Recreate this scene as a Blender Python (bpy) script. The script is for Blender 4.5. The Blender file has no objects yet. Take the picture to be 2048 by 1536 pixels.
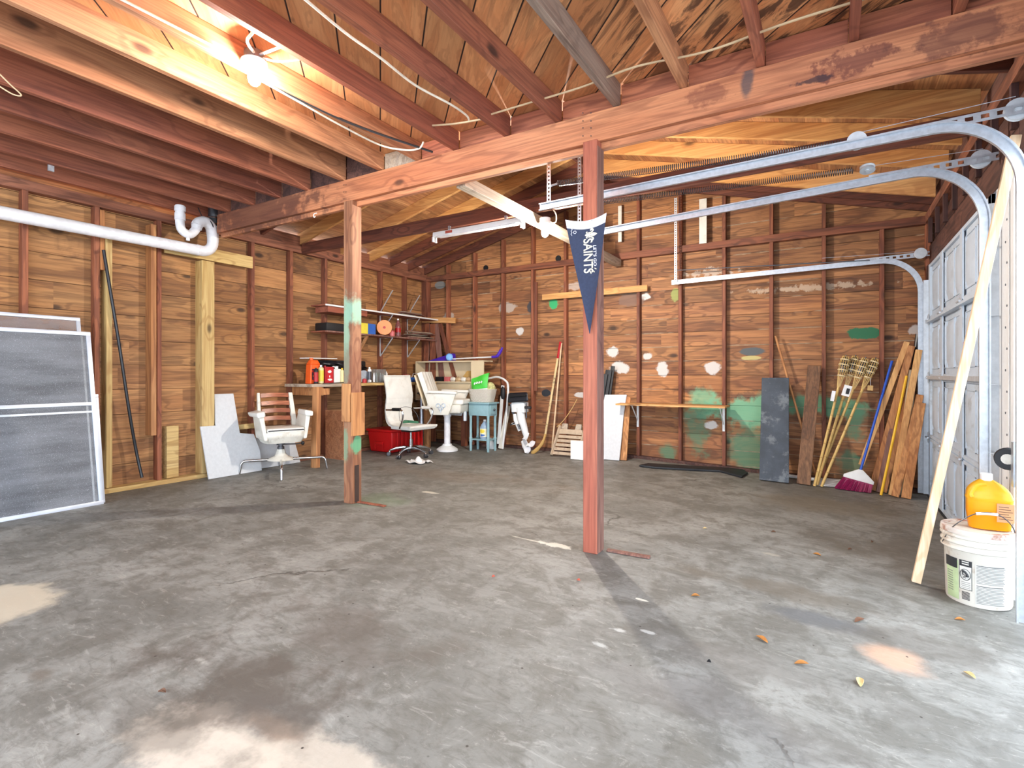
import bpy, bmesh, math, random
from mathutils import Vector, Matrix
from math import sin, cos, pi, radians
random.seed(7)
S = bpy.context.scene
COL = S.collection
# ---------------------------------------------------------------- camera, world, exposure
F_PX, HOR, YAW, CAM_Z = 1063.0, 749.0, radians(31.09), 1.15
cd = bpy.data.cameras.new('camera'); cam = bpy.data.objects.new('camera', cd); COL.objects.link(cam)
cd.sensor_width = 36; cd.lens = 36*F_PX/2048; cd.clip_start = 0.05
cd.shift_y = -(768-HOR)/2048
cam.location = (0, 0, CAM_Z); cam.rotation_euler = (pi/2, 0, YAW)
S.camera = cam
S.view_settings.view_transform = 'Standard'; S.view_settings.look = 'None'
S.view_settings.gamma = 1; S.view_settings.use_curve_mapping = False
S.view_settings.exposure = 0.5
BULB_NEAR, BULB_FAR = 760.0, 3300.0
W = bpy.data.worlds.new('World'); S.world = W; W.use_nodes = True
bg = W.node_tree.nodes['Background']; bg.inputs[0].default_value = (0.78, 0.88, 1.0, 1); bg.inputs[1].default_value = 4.8

# ---------------------------------------------------------------- placing helpers
FW = Vector((-sin(YAW), cos(YAW), 0)); RT = Vector((cos(YAW), sin(YAW), 0)); C0 = Vector((0, 0, CAM_Z))
XL, XR, YB = -6.12, 0.93, 7.2          # wall faces (boards): left, right, back
def fz(x):                             # the slab falls gently towards the garage doors
    t = x + 2.3
    return 0.0 if t <= 0 else -0.036*t - 0.0008*t*t
def at(px, py, x=None, y=None, z=None):
    d = FW + RT*((px-1024)/F_PX) + Vector((0, 0, (HOR-py)/F_PX))
    if x is not None: k = x/d.x
    elif y is not None: k = y/d.y
    else: k = (z-CAM_Z)/d.z
    return C0 + d*k
def on_floor(px, py):
    z = 0.0
    for _ in range(4):
        p = at(px, py, z=z); z = fz(p.x)
    return p

# ---------------------------------------------------------------- node helpers
class NT:
    def __init__(s, name, rough=0.6, metal=0.0):
        s.m = bpy.data.materials.new(name); s.m.use_nodes = True; s.t = s.m.node_tree
        s.b = s.t.nodes['Principled BSDF']; s.b.inputs['Roughness'].default_value = rough; s.b.inputs['Metallic'].default_value = metal
        s.o = s.t.nodes['Material Output']
    def n(s, k, **p):
        x = s.t.nodes.new(k)
        for a, v in p.items(): setattr(x, a, v)
        return x
    def put(s, sock, v):
        if isinstance(v, bpy.types.NodeSocket): s.t.links.new(v, sock)
        elif v is not None:
            if isinstance(v, (tuple, list)) and sock.type == 'RGBA' and len(v) == 3: v = (*v, 1)
            sock.default_value = v
    def math(s, op, a, b=None, c=None, clamp=False):
        x = s.n('ShaderNodeMath', operation=op, use_clamp=clamp); s.put(x.inputs[0], a); s.put(x.inputs[1], b)
        if c is not None: s.put(x.inputs[2], c)
        return x.outputs[0]
    def vm(s, op, a, b=None):
        x = s.n('ShaderNodeVectorMath', operation=op); s.put(x.inputs[0], a); s.put(x.inputs[1], b)
        return x.outputs['Value'] if op in ('LENGTH', 'DISTANCE', 'DOT_PRODUCT') else x.outputs[0]
    def noise(s, vec, scale, detail=4, rough=0.55, dist=0.0):
        x = s.n('ShaderNodeTexNoise'); s.put(x.inputs['Vector'], vec); x.inputs['Scale'].default_value = scale
        x.inputs['Detail'].default_value = detail; x.inputs['Roughness'].default_value = rough; x.inputs['Distortion'].default_value = dist
        return x.outputs[0]
    def rng(s, v, a, b, c=0.0, d=1.0):
        x = s.n('ShaderNodeMapRange', interpolation_type='SMOOTHSTEP'); s.put(x.inputs[0], v)
        for i, q in enumerate((a, b, c, d)): x.inputs[i+1].default_value = q
        return x.outputs[0]
    def mix(s, f, a, b):
        x = s.n('ShaderNodeMix', data_type='RGBA'); s.put(x.inputs[0], f); s.put(x.inputs[6], a); s.put(x.inputs[7], b)
        return x.outputs[2]
    def sep(s, v):
        x = s.n('ShaderNodeSeparateXYZ'); s.put(x.inputs[0], v); return x.outputs
    def comb(s, a, b, c):
        x = s.n('ShaderNodeCombineXYZ'); s.put(x.inputs[0], a); s.put(x.inputs[1], b); s.put(x.inputs[2], c); return x.outputs[0]
    def pos(s): return s.n('ShaderNodeTexCoord').outputs['Object']
    def rnd(s): return s.n('ShaderNodeObjectInfo').outputs['Random']
    def bump(s, h, st=0.3, dist=0.01):
        x = s.n('ShaderNodeBump'); x.inputs['Strength'].default_value = st; x.inputs['Distance'].default_value = dist
        s.put(x.inputs['Height'], h); s.t.links.new(x.outputs[0], s.b.inputs['Normal'])
    def color(s, c): s.put(s.b.inputs['Base Color'], c)

def lin(c):   # sRGB 0..255 -> linear
    return tuple(((v/255)/12.92 if v/255 <= .04045 else ((v/255+.055)/1.055)**2.4) for v in c)

def patch(N, p, col, c, r, color, st=1.0, soft=0.35, wob=0.5, ns=9.0):
    q = N.vm('DIVIDE', N.vm('SUBTRACT', p, tuple(c)), tuple(r))
    l = N.math('ADD', N.vm('LENGTH', q), N.math('MULTIPLY', N.math('SUBTRACT', N.noise(p, ns, 5, .65), 0.5), wob*4.5))
    m = N.math('MULTIPLY', N.rng(l, 1.0-soft, 1.0, 1, 0), st)
    return N.mix(m, col, lin(color))

def wood(name, base, dark, light, axis='X', rough=0.72, knots=0.6, plank=None, vary=0.25, stain=0.0, ring=0.5, patches=(), seam=None, bump=0.25, jl=2.6, stainc=(38, 26, 22), weather=None):
    """grain along axis; plank=(across axis index, width) splits a board surface into planks"""
    N = NT(name, rough); p = N.pos(); X = N.sep(p)
    i = {'X': 0, 'Y': 1, 'Z': 2}[axis]; j, k = [q for q in (0, 1, 2) if q != i]
    a, b, c = X[i], X[j], X[k]; R = N.rnd()
    a = N.math('ADD', a, N.math('MULTIPLY', R, 37.0)); val = N.math('MULTIPLY', R, 1.0)
    b2 = N.math('ADD', b, N.math('MULTIPLY', R, 11.0))
    if plank:
        u = N.math('DIVIDE', X[plank[0]], plank[1]); pid = N.math('FLOOR', u)
        off = N.n('ShaderNodeTexWhiteNoise', noise_dimensions='1D'); N.put(off.inputs['W'], pid)
        al = N.math('ADD', N.math('DIVIDE', X[i], jl), N.math('MULTIPLY', off.outputs[0], 7.3)); jid = N.math('FLOOR', al)
        wn = N.n('ShaderNodeTexWhiteNoise', noise_dimensions='2D'); N.put(wn.inputs['Vector'], N.comb(pid, jid, 0))
        val = wn.outputs[0]; a = N.math('ADD', a, N.math('MULTIPLY', val, 61.0)); b2 = N.math('ADD', b2, N.math('MULTIPLY', val, 5.0))
    g = N.comb(N.math('MULTIPLY', a, 0.55), N.math('MULTIPLY', b2, 5.0), N.math('MULTIPLY', c, 5.0))
    low = N.noise(g, 1.0, 3, 0.5, 0.6)
    kn = N.n('ShaderNodeTexVoronoi'); N.put(kn.inputs['Vector'], N.comb(N.math('MULTIPLY', a, 2.1), N.math('MULTIPLY', b2, 4.4), N.math('MULTIPLY', c, 4.4))); kn.inputs['Scale'].default_value = 1.0; kn.inputs['Randomness'].default_value = 1.0
    kd = kn.outputs['Distance']
    kc = N.sep(kn.outputs['Color'])[0]
    rings = N.math('ADD', N.math('MULTIPLY', low, 34.0), N.math('MULTIPLY', N.rng(kd, 0.0, 0.45, 1, 0), 9.0))
    rg = N.rng(N.math('SINE', rings), 0.1, 1.0)
    fib = N.noise(N.comb(N.math('MULTIPLY', a, 2.5), N.math('MULTIPLY', b2, 70.0), N.math('MULTIPLY', c, 70.0)), 1.0, 3, 0.6)
    col = N.mix(N.rng(low, 0.3, 0.7), lin(base), lin(light))
    col = N.mix(N.math('MULTIPLY', rg, ring), col, lin(dark))
    col = N.mix(N.math('MULTIPLY', N.rng(fib, 0.35, 0.7), 0.5), col, lin(dark))
    if knots:
        km = N.math('MULTIPLY', N.rng(kd, 0.06, 0.17, 1, 0), N.rng(kc, 1-knots*0.6, 1-knots*0.6+0.03))
        col = N.mix(N.math('MULTIPLY', km, 0.8), col, lin(tuple(v*0.45 for v in dark)))
    if vary:
        hv = N.n('ShaderNodeHueSaturation'); N.put(hv.inputs['Color'], col)
        N.put(hv.inputs['Value'], N.math('ADD', N.math('MULTIPLY', val, vary*2), 1-vary))
        N.put(hv.inputs['Saturation'], N.math('SUBTRACT', 1.06, N.math('MULTIPLY', N.noise(p, 0.7, 2), 0.16)))
        col = hv.outputs[0]
    if weather:
        col = N.mix(N.math('MULTIPLY', N.rng(N.noise(g, 2.0, 5, 0.7), 0.4, 0.6), weather[1]), col, lin(weather[0]))
    if stain:
        st = N.math('MULTIPLY', N.rng(N.noise(N.comb(N.math('MULTIPLY', a, 0.8), N.math('MULTIPLY', b2, 2.2), N.math('MULTIPLY', c, 2.2)), 1.3, 6, 0.65, 1.2), 0.55, 0.72), stain)
        col = N.mix(st, col, lin(stainc))
    for q in patches: col = patch(N, p, col, *q)
    if seam:
        fr = N.math('FRACT', N.math('DIVIDE', X[plank[0]], plank[1]))
        ed = N.math('MINIMUM', fr, N.math('SUBTRACT', 1.0, fr))
        m = N.math('MULTIPLY', N.rng(N.math('ADD', ed, N.math('MULTIPLY', N.noise(p, 14, 4), 0.06)), 0.03, 0.075, 1, 0), N.rng(N.noise(p, 1.7, 3), seam[1], seam[1]+0.05))
        col = N.mix(N.math('MULTIPLY', m, 0.75), col, lin(seam[0]))
    N.color(col)
    if bump: N.bump(N.math('ADD', N.math('MULTIPLY', fib, 0.6), N.math('MULTIPLY', rg, -0.2)), bump, 0.004)
    return N.m

def flat(name, c, rough=0.5, metal=0.0, noise=0.12, ns=12, em=None, trans=0.0, coat=0.0, dirt=None, patches=(), alpha=None, ior=1.45, sub=0.0):
    N = NT(name, rough, metal); p = N.pos()
    nz = N.noise(p, ns, 5, 0.6)
    col = N.mix(N.rng(nz, 0.3, 0.7), tuple(v*(1-noise) for v in lin(c)), tuple(min(1, v*(1+noise*0.6)) for v in lin(c)))
    if dirt: col = N.mix(N.math('MULTIPLY', N.rng(N.noise(p, dirt[2] if len(dirt) > 2 else 5, 6, 0.7), 0.52, 0.66), dirt[1]), col, lin(dirt[0]))
    for q in patches: col = patch(N, p, col, *q)
    N.color(col)
    if trans: N.b.inputs['Transmission Weight'].default_value = trans; N.b.inputs['IOR'].default_value = ior
    if coat: N.b.inputs['Coat Weight'].default_value = coat
    if alpha is not None: N.b.inputs['Alpha'].default_value = alpha
    if em: N.b.inputs['Emission Color'].default_value = (*em[0], 1); N.b.inputs['Emission Strength'].default_value = em[1]
    if sub: N.b.inputs['Subsurface Weight'].default_value = sub; N.b.inputs['Subsurface Radius'].default_value = (.02, .02, .02)
    return N.m

# ---------------------------------------------------------------- mesh builder
def V(*a): return Vector(a[0]) if len(a) == 1 else Vector(a)
class MB:
    def __init__(s): s.v = []; s.f = []; s.mi = []
    def _add(s, vs, fs, mi=0):
        o = len(s.v); s.v += [Vector(q) for q in vs]; s.f += [tuple(o+i for i in f) for f in fs]; s.mi += [mi]*len(fs); return s
    def hexa(s, b, t, mi=0):
        return s._add(list(b)+list(t), [(3, 2, 1, 0), (4, 5, 6, 7), (0, 1, 5, 4), (1, 2, 6, 5), (2, 3, 7, 6), (3, 0, 4, 7)], mi)
    def box(s, x0, x1, y0, y1, z0, z1, mi=0):
        return s.hexa([(x0, y0, z0), (x1, y0, z0), (x1, y1, z0), (x0, y1, z0)], [(x0, y0, z1), (x1, y0, z1), (x1, y1, z1), (x0, y1, z1)], mi)
    def bar(s, a, b, w, h, up=(0, 0, 1), mi=0, w2=None, h2=None):
        a, b = V(a), V(b); d = (b-a).normalized(); u = V(up); u = (u-d*u.dot(d))
        if u.length < 1e-5: u = Vector((0, 1, 0)) if abs(d.y) < .9 else Vector((1, 0, 0)); u = u-d*u.dot(d)
        u.normalize(); r = d.cross(u); w2 = w if w2 is None else w2; h2 = h if h2 is None else h2
        q = lambda c, W_, H_: [c-r*W_/2-u*H_/2, c+r*W_/2-u*H_/2, c+r*W_/2+u*H_/2, c-r*W_/2+u*H_/2]
        return s.hexa(q(a, w, h), q(b, w2, h2), mi)
    def tube(s, pts, r, n=10, cap=True, closed=False, mi=0, flat_=1.0):
        pts = [V(p) for p in pts]; m = len(pts); rings = []
        rr = r if isinstance(r, (list, tuple)) else [r]*m
        pd = None; u = None
        for i, p in enumerate(pts):
            if closed: d = (pts[(i+1) % m]-pts[i-1])
            else: d = pts[min(i+1, m-1)]-pts[max(i-1, 0)]
            d = d.normalized() if d.length > 1e-9 else (pd or Vector((0, 0, 1)))
            if u is None: u = d.orthogonal().normalized()
            else:
                u = u-d*u.dot(d)
                u = u.normalized() if u.length > 1e-6 else d.orthogonal().normalized()
            w = d.cross(u); pd = d
            rings.append([p+(u*cos(2*pi*k/n)+w*sin(2*pi*k/n)*flat_)*rr[i] for k in range(n)])
        vs = [q for g in rings for q in g]; fs = []
        for i in range(m if closed else m-1):
            for k in range(n):
                A, B = i*n+k, i*n+(k+1) % n; C, D = ((i+1) % m)*n+(k+1) % n, ((i+1) % m)*n+k
                fs.append((A, B, C, D))
        if cap and not closed: fs += [tuple(range(n))[::-1], tuple((m-1)*n+k for k in range(n))]
        return s._add(vs, fs, mi)
    def lathe(s, prof, o=(0, 0, 0), ax=(0, 0, 1), n=24, mi=0, sx=1.0, sy=1.0, cap=True):
        o = V(o); ax = V(ax).normalized()
        u = Vector((1, 0, 0)) if abs(ax.z) > .95 else ax.orthogonal().normalized(); u = (u-ax*u.dot(ax)).normalized(); w = ax.cross(u)
        vs = [o+ax*z+(u*cos(2*pi*k/n)*sx+w*sin(2*pi*k/n)*sy)*max(r, 1e-4) for r, z in prof for k in range(n)]
        fs = [(i*n+k, i*n+(k+1) % n, (i+1)*n+(k+1) % n, (i+1)*n+k) for i in range(len(prof)-1) for k in range(n)]
        if cap: fs += [tuple(range(n))[::-1], tuple((len(prof)-1)*n+k for k in range(n))]
        return s._add(vs, fs, mi)
    def prism(s, poly, o, u, v, th, mi=0):     # polygon in the (u,v) plane at o, extruded by th along u x v, centred
        o, u, v = V(o), V(u), V(v); n = u.cross(v).normalized(); m = len(poly)
        a = [o+u*x+v*y-n*th/2 for x, y in poly]; b = [p+n*th for p in a]
        return s._add(a+b, [tuple(range(m))[::-1], tuple(range(m, 2*m))]+[(i, (i+1) % m, m+(i+1) % m, m+i) for i in range(m)], mi)
    def sheet(s, fn, nu, nv, th=0.0, mi=0, closed_u=False):  # fn(u,v)->point; th gives a solid
        P_ = [[V(fn(i/nu, j/nv)) for j in range(nv+1)] for i in range(nu+1)]
        vs = [q for r_ in P_ for q in r_]; m = nv+1
        fs = [(i*m+j, (i+1)*m+j, (i+1)*m+j+1, i*m+j+1) for i in range(nu) for j in range(nv)]
        if th:
            nr = []
            for i in range(nu+1):
                for j in range(nv+1):
                    a = P_[min(i+1, nu)][j]-P_[max(i-1, 0)][j]; b = P_[i][min(j+1, nv)]-P_[i][max(j-1, 0)]
                    c = a.cross(b); nr.append(c.normalized() if c.length > 1e-9 else Vector((0, 0, 1)))
            o = len(vs); vs += [vs[q]-nr[q]*th for q in range(o)]
            fs += [tuple(o+q for q in f)[::-1] for f in fs]
            rim = [(i, 0) for i in range(nu+1)]+[(nu, j) for j in range(1, nv+1)]+[(i, nv) for i in range(nu-1, -1, -1)]+[(0, j) for j in range(nv-1, 0, -1)]
            ids = [i*m+j for i, j in rim]
            for q in range(len(ids)):
                a, b = ids[q], ids[(q+1) % len(ids)]; fs.append((b, a, o+a, o+b))
        return s._add(vs, fs, mi)
    def ball(s, c, r, n=14, m=9, sc=(1, 1, 1), mi=0):
        pr = [(sin(pi*i/m), -cos(pi*i/m)) for i in range(m+1)]
        c = V(c)
        vs = [c+Vector((cos(2*pi*k/n)*a*r*sc[0], sin(2*pi*k/n)*a*r*sc[1], b*r*sc[2])) for a, b in [(max(a, 1e-3), b) for a, b in pr] for k in range(n)]
        fs = [(i*n+k, i*n+(k+1) % n, (i+1)*n+(k+1) % n, (i+1)*n+k) for i in range(m) for k in range(n)]
        fs += [tuple(range(n))[::-1], tuple(m*n+k for k in range(n))]
        return s._add(vs, fs, mi)
    def build(s, name, mat, parent=None, local=False, bevel=0.0, seg=2, sharp=35, origin=None, bend=None):
        me = bpy.data.meshes.new(name)
        off = Vector((0, 0, 0))
        if parent is not None and not local: off = wloc(parent)
        if origin is not None: off = V(origin)
        me.from_pydata([tuple(v-off) for v in s.v], [], s.f)
        mats = mat if isinstance(mat, (list, tuple)) else [mat]
        for q in mats: me.materials.append(q)
        if len(mats) > 1: me.polygons.foreach_set('material_index', s.mi)
        bm = bmesh.new(); bm.from_mesh(me)
        bmesh.ops.recalc_face_normals(bm, faces=bm.faces)
        if bevel: bmesh.ops.bevel(bm, geom=[e for e in bm.edges if len(e.link_faces) == 2 and e.calc_face_angle(0) > 0.5], offset=bevel, segments=seg, affect='EDGES', profile=0.6, clamp_overlap=True)
        bm.to_mesh(me); bm.free()
        me.polygons.foreach_set('use_smooth', [True]*len(me.polygons)); me.set_sharp_from_angle(angle=radians(sharp))
        o = bpy.data.objects.new(name, me); COL.objects.link(o)
        if parent is not None: o.parent = parent
        if origin is not None: o.location = off if parent is None else off-wloc(parent)
        return o
def wloc(o):
    l = Vector(o.location)
    while o.parent: o = o.parent; l = l+o.location
    return l
def tag(o, label, cat, group=None, kind=None):
    o['label'] = label; o['category'] = cat
    if group: o['group'] = group
    if kind: o['kind'] = kind
    return o
def thing(name, loc, label, cat, rz=0, group=None, face=None):
    o = bpy.data.objects.new(name, None); COL.objects.link(o); o.location = loc; o.empty_display_size = 0.05
    if face: rz = math.atan2(face[0], -face[1])
    o.rotation_euler = (0, 0, rz); return tag(o, label, cat, group)
def struct(o): o['kind'] = 'structure'; return o
def arc(c, r, a0, a1, n, u=(1, 0, 0), v=(0, 0, 1)):
    c, u, v = V(c), V(u), V(v)
    return [c+u*r*cos(a0+(a1-a0)*i/n)+v*r*sin(a0+(a1-a0)*i/n) for i in range(n+1)]
def curve(pts, n=8):           # Catmull-Rom
    pts = [V(p) for p in pts]; out = []
    for i in range(len(pts)-1):
        a, b, c, d = pts[max(i-1, 0)], pts[i], pts[i+1], pts[min(i+2, len(pts)-1)]
        for k in range(n):
            t = k/n; out.append(0.5*((2*b)+(c-a)*t+(2*a-5*b+4*c-d)*t*t+(3*b-a-3*c+d)*t**3))
    return out+[pts[-1]]
def text_mesh(name, s, size, o, u, v, mat, parent, extr=0.0008, shear=0, align='CENTER', sx=1.0):
    cu = bpy.data.curves.new(name, 'FONT'); cu.body = s; cu.size = size; cu.extrude = extr; cu.align_x = align; cu.align_y = 'CENTER'; cu.shear = shear; cu.offset = size*0.012
    t = bpy.data.objects.new(name, cu); me = bpy.data.meshes.new_from_object(t); bpy.data.objects.remove(t)
    u, v = V(u).normalized(), V(v).normalized(); w = u.cross(v); o = V(o)-wloc(parent)
    for q in me.vertices: q.co = o+u*q.co.x*sx+v*q.co.y+w*q.co.z
    me.name = name; me.materials.clear(); me.materials.append(mat)
    ob = bpy.data.objects.new(name, me); COL.objects.link(ob); ob.parent = parent
    return ob

# ---------------------------------------------------------------- materials
M = {}
OR_B, OR_D, OR_L = (160, 108, 62), (80, 48, 28), (190, 138, 84)
M['plank_left'] = wood('plank_left', OR_B, OR_D, OR_L, 'Y', plank=(2, .25), vary=.18, stain=.6, ring=.4, knots=1.3, stainc=(74, 46, 32))
def bw(px, py): return at(px, py, y=YB)
def bp(px, py, rx, rz, c, st=1, soft=.3, wob=.35, ns=9):
    p = bw(px, py); k = (p-C0).dot(FW)/F_PX
    return ((p.x, p.y, p.z), (rx*k*1.0, .5, rz*k), c, st, soft, wob, ns)
WHT, GRN, TEAL, GRY, BLK = (200, 194, 188), (52, 160, 100), (118, 178, 140), (84, 88, 90), (36, 40, 46)
M['plank_back'] = wood('plank_back', (142, 90, 54), (64, 36, 24), (182, 126, 76), 'X', plank=(2, .19), vary=.26, stain=.6, ring=.42, knots=.6, seam=((214, 190, 160), .50), stainc=(70, 36, 26),
    patches=(bp(1107, 608, 13, 11, GRN), bp(1040, 662, 9, 9, WHT), bp(1225, 705, 14, 12, WHT), bp(1238, 735, 22, 13, WHT), bp(1295, 712, 12, 7, WHT), bp(1325, 738, 14, 15, WHT), bp(1425, 737, 16, 15, WHT),
             bp(1425, 851, 16, 9, WHT), bp(1290, 593, 12, 8, WHT), bp(1262, 598, 30, 18, (120, 92, 78), .8), bp(1352, 590, 12, 14, (150, 160, 90), .8), bp(1503, 703, 26, 9, GRY, 1, .2, .12), bp(1502, 716, 20, 5, (196, 184, 120), .8, .2, .1),
             bp(1728, 667, 30, 13, (42, 104, 70), 1, .15, .25), bp(1830, 660, 14, 10, WHT, .7), bp(1500, 792, 46, 16, BLK, .5, .6, .6), bp(1380, 778, 40, 10, (60, 45, 40), .5, .6, .6),
             bp(1500, 825, 85, 40, TEAL, .9, .5, .6, 4), bp(1500, 900, 55, 62, (74, 128, 98), .75, .6, .5, 4), bp(1400, 808, 45, 34, TEAL, .75, .7, .6, 4), bp(1390, 868, 30, 60, (74, 120, 92), .7, .7, .7, 4), bp(1335, 908, 18, 30, (74, 128, 98), .7, .7, .5, 5),
             bp(1640, 810, 90, 26, (98, 158, 122), .85, .4, .4, 5), bp(1710, 850, 22, 50, (84, 132, 104), .8, .5, .6, 4), bp(1698, 920, 26, 36, (74, 128, 98), .7, .5, .6, 4), bp(1015, 615, 22, 12, (176, 160, 146), .9), bp(897, 636, 15, 13, (176, 164, 150), .9),
             bp(880, 570, 14, 8, (120, 130, 130), .8, .1, .05), bp(1062, 614, 9, 14, (52, 56, 62), .9), bp(1092, 786, 12, 8, BLK, 1, .2, .1), bp(1165, 790, 22, 6, WHT, .9, .2, .2), bp(1150, 572, 30, 8, (200, 190, 180), .5), bp(1420, 545, 50, 8, (215, 205, 190), .5, .5, .9, 14),
             bp(1620, 575, 110, 7, (210, 190, 165), .5, .5, .9, 14)))
M['stud'] = wood('stud', (128, 70, 46), (80, 40, 28), (156, 92, 60), 'Z', vary=.22, knots=.4, stain=.25, stainc=(60, 34, 26))
M['stud_new'] = wood('stud_new', (196, 162, 98), (160, 118, 62), (214, 186, 126), 'Z', vary=.08, knots=.7)
M['stud_orange'] = wood('stud_orange', (180, 118, 66), (126, 74, 40), (204, 148, 92), 'Z', vary=.1, knots=.6)
M['plate'] = wood('plate', (120, 66, 44), (66, 36, 28), (150, 90, 60), 'X', vary=.1, stain=.5, stainc=(50, 34, 30))
M['plate_y'] = wood('plate_y', (132, 78, 54), (74, 42, 30), (164, 104, 76), 'Y', vary=.1, stain=.5, stainc=(50, 36, 32))
M['new_y'] = wood('new_y', (196, 162, 98), (150, 110, 58), (214, 186, 126), 'Y', vary=.08)
M['new_x'] = wood('new_x', (206, 148, 84), (158, 98, 48), (224, 176, 110), 'X', vary=.08, knots=.8, ring=.4)
M['joist'] = wood('joist', (150, 80, 56), (90, 44, 32), (174, 102, 70), 'Y', vary=.16, knots=.4, stain=.2, ring=.3)
M['joist_orange'] = wood('joist_orange', (180, 116, 76), (120, 70, 44), (204, 144, 100), 'Y', vary=.08, knots=1.0, ring=.35)
M['joist_grey'] = wood('joist_grey', (124, 96, 82), (70, 46, 38), (160, 134, 116), 'Y', vary=.05, knots=.3, stain=.4, weather=((150, 132, 118), .5))
M['timber_grey'] = wood('timber_grey', (168, 146, 122), (112, 90, 72), (198, 180, 156), 'Y', vary=.05, knots=.3, weather=((180, 170, 156), .5))
M['beam'] = wood('beam', (184, 112, 72), (112, 58, 38), (206, 138, 94), 'X', vary=.04, knots=.35, ring=.35, stain=.12,
    patches=((( -.42, 3.3, 2.83), (.045, .2, .12), (70, 66, 70), .8, .6, .3), ((-.62, 3.3, 2.8), (.12, .2, .08), (98, 44, 36), .5, .5, .7), ((.1, 3.3, 2.80), (.25, .2, .07), (96, 46, 40), .7, .4, .9), ((-.1, 3.3, 2.75), (.1, .2, .02), (50, 34, 40), .8, .4, .8),
             ((.55, 3.3, 2.8), (.3, .2, .09), (90, 50, 44), .6, .5, .9), ((-5.0, 3.3, 2.8), (1.1, .2, .3), (84, 48, 38), .75, .5, .5)))
M['block'] = wood('block', (176, 98, 68), (104, 50, 36), (200, 124, 86), 'X', vary=.12, knots=.3, stain=.35, stainc=(46, 34, 34))
M['post_red'] = wood('post_red', (168, 88, 64), (114, 54, 40), (186, 108, 80), 'Z', vary=.03, knots=.1, ring=.15, bump=.15)
M['post_side'] = wood('post_side', (120, 74, 62), (70, 38, 32), (150, 104, 88), 'Z', vary=.03, knots=.2, weather=((150, 120, 108), .3))
M['post_old'] = wood('post_old', (150, 98, 66), (98, 56, 38), (182, 136, 100), 'Z', vary=.03, knots=.2, stain=.3,
    patches=(((-3.70, 3.36, 1.72), (.14, .14, .17), (140, 184, 160), .85, .5, .3), ((-3.72, 3.30, 1.42), (.05, .05, .5), (140, 178, 152), .8, .5, .3), ((-3.74, 3.30, .52), (.06, .05, .2), (120, 156, 126), .7, .5, .3), ((-3.65, 3.36, .52), (.04, .08, .09), (98, 162, 120), .9, .3, .3), ((-3.68, 3.36, 1.15), (.2, .2, .35), (120, 66, 46), .5, .5, .3)))
M['roof_deck'] = wood('roof_deck', (166, 106, 62), (98, 56, 34), (198, 144, 92), 'Y', plank=(0, .2), vary=.24, stain=.35, ring=.3, knots=.5, stainc=(66, 40, 30))
M['rafter_new'] = wood('rafter_new', (212, 152, 86), (166, 104, 50), (230, 180, 112), 'X', vary=.07, knots=.7, ring=.4)
M['rafter_old'] = wood('rafter_old', (104, 54, 38), (62, 32, 26), (128, 72, 50), 'X', vary=.15, stain=.3)
M['plankb'] = wood('plankb', (112, 76, 50), (60, 40, 28), (140, 100, 68), 'Z', vary=.03, knots=1.0, ring=.4)
M['batten'] = wood('batten', (204, 150, 90), (158, 104, 56), (222, 178, 116), 'Z', vary=.08, knots=.4)
M['dark_wood'] = wood('dark_wood', (84, 52, 44), (48, 30, 28), (112, 74, 62), 'Y', vary=.1, stain=.3)
M['dark_wood_z'] = wood('dark_wood_z', (74, 44, 40), (44, 28, 28), (96, 60, 54), 'Z', vary=.2, stain=.3)

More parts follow.
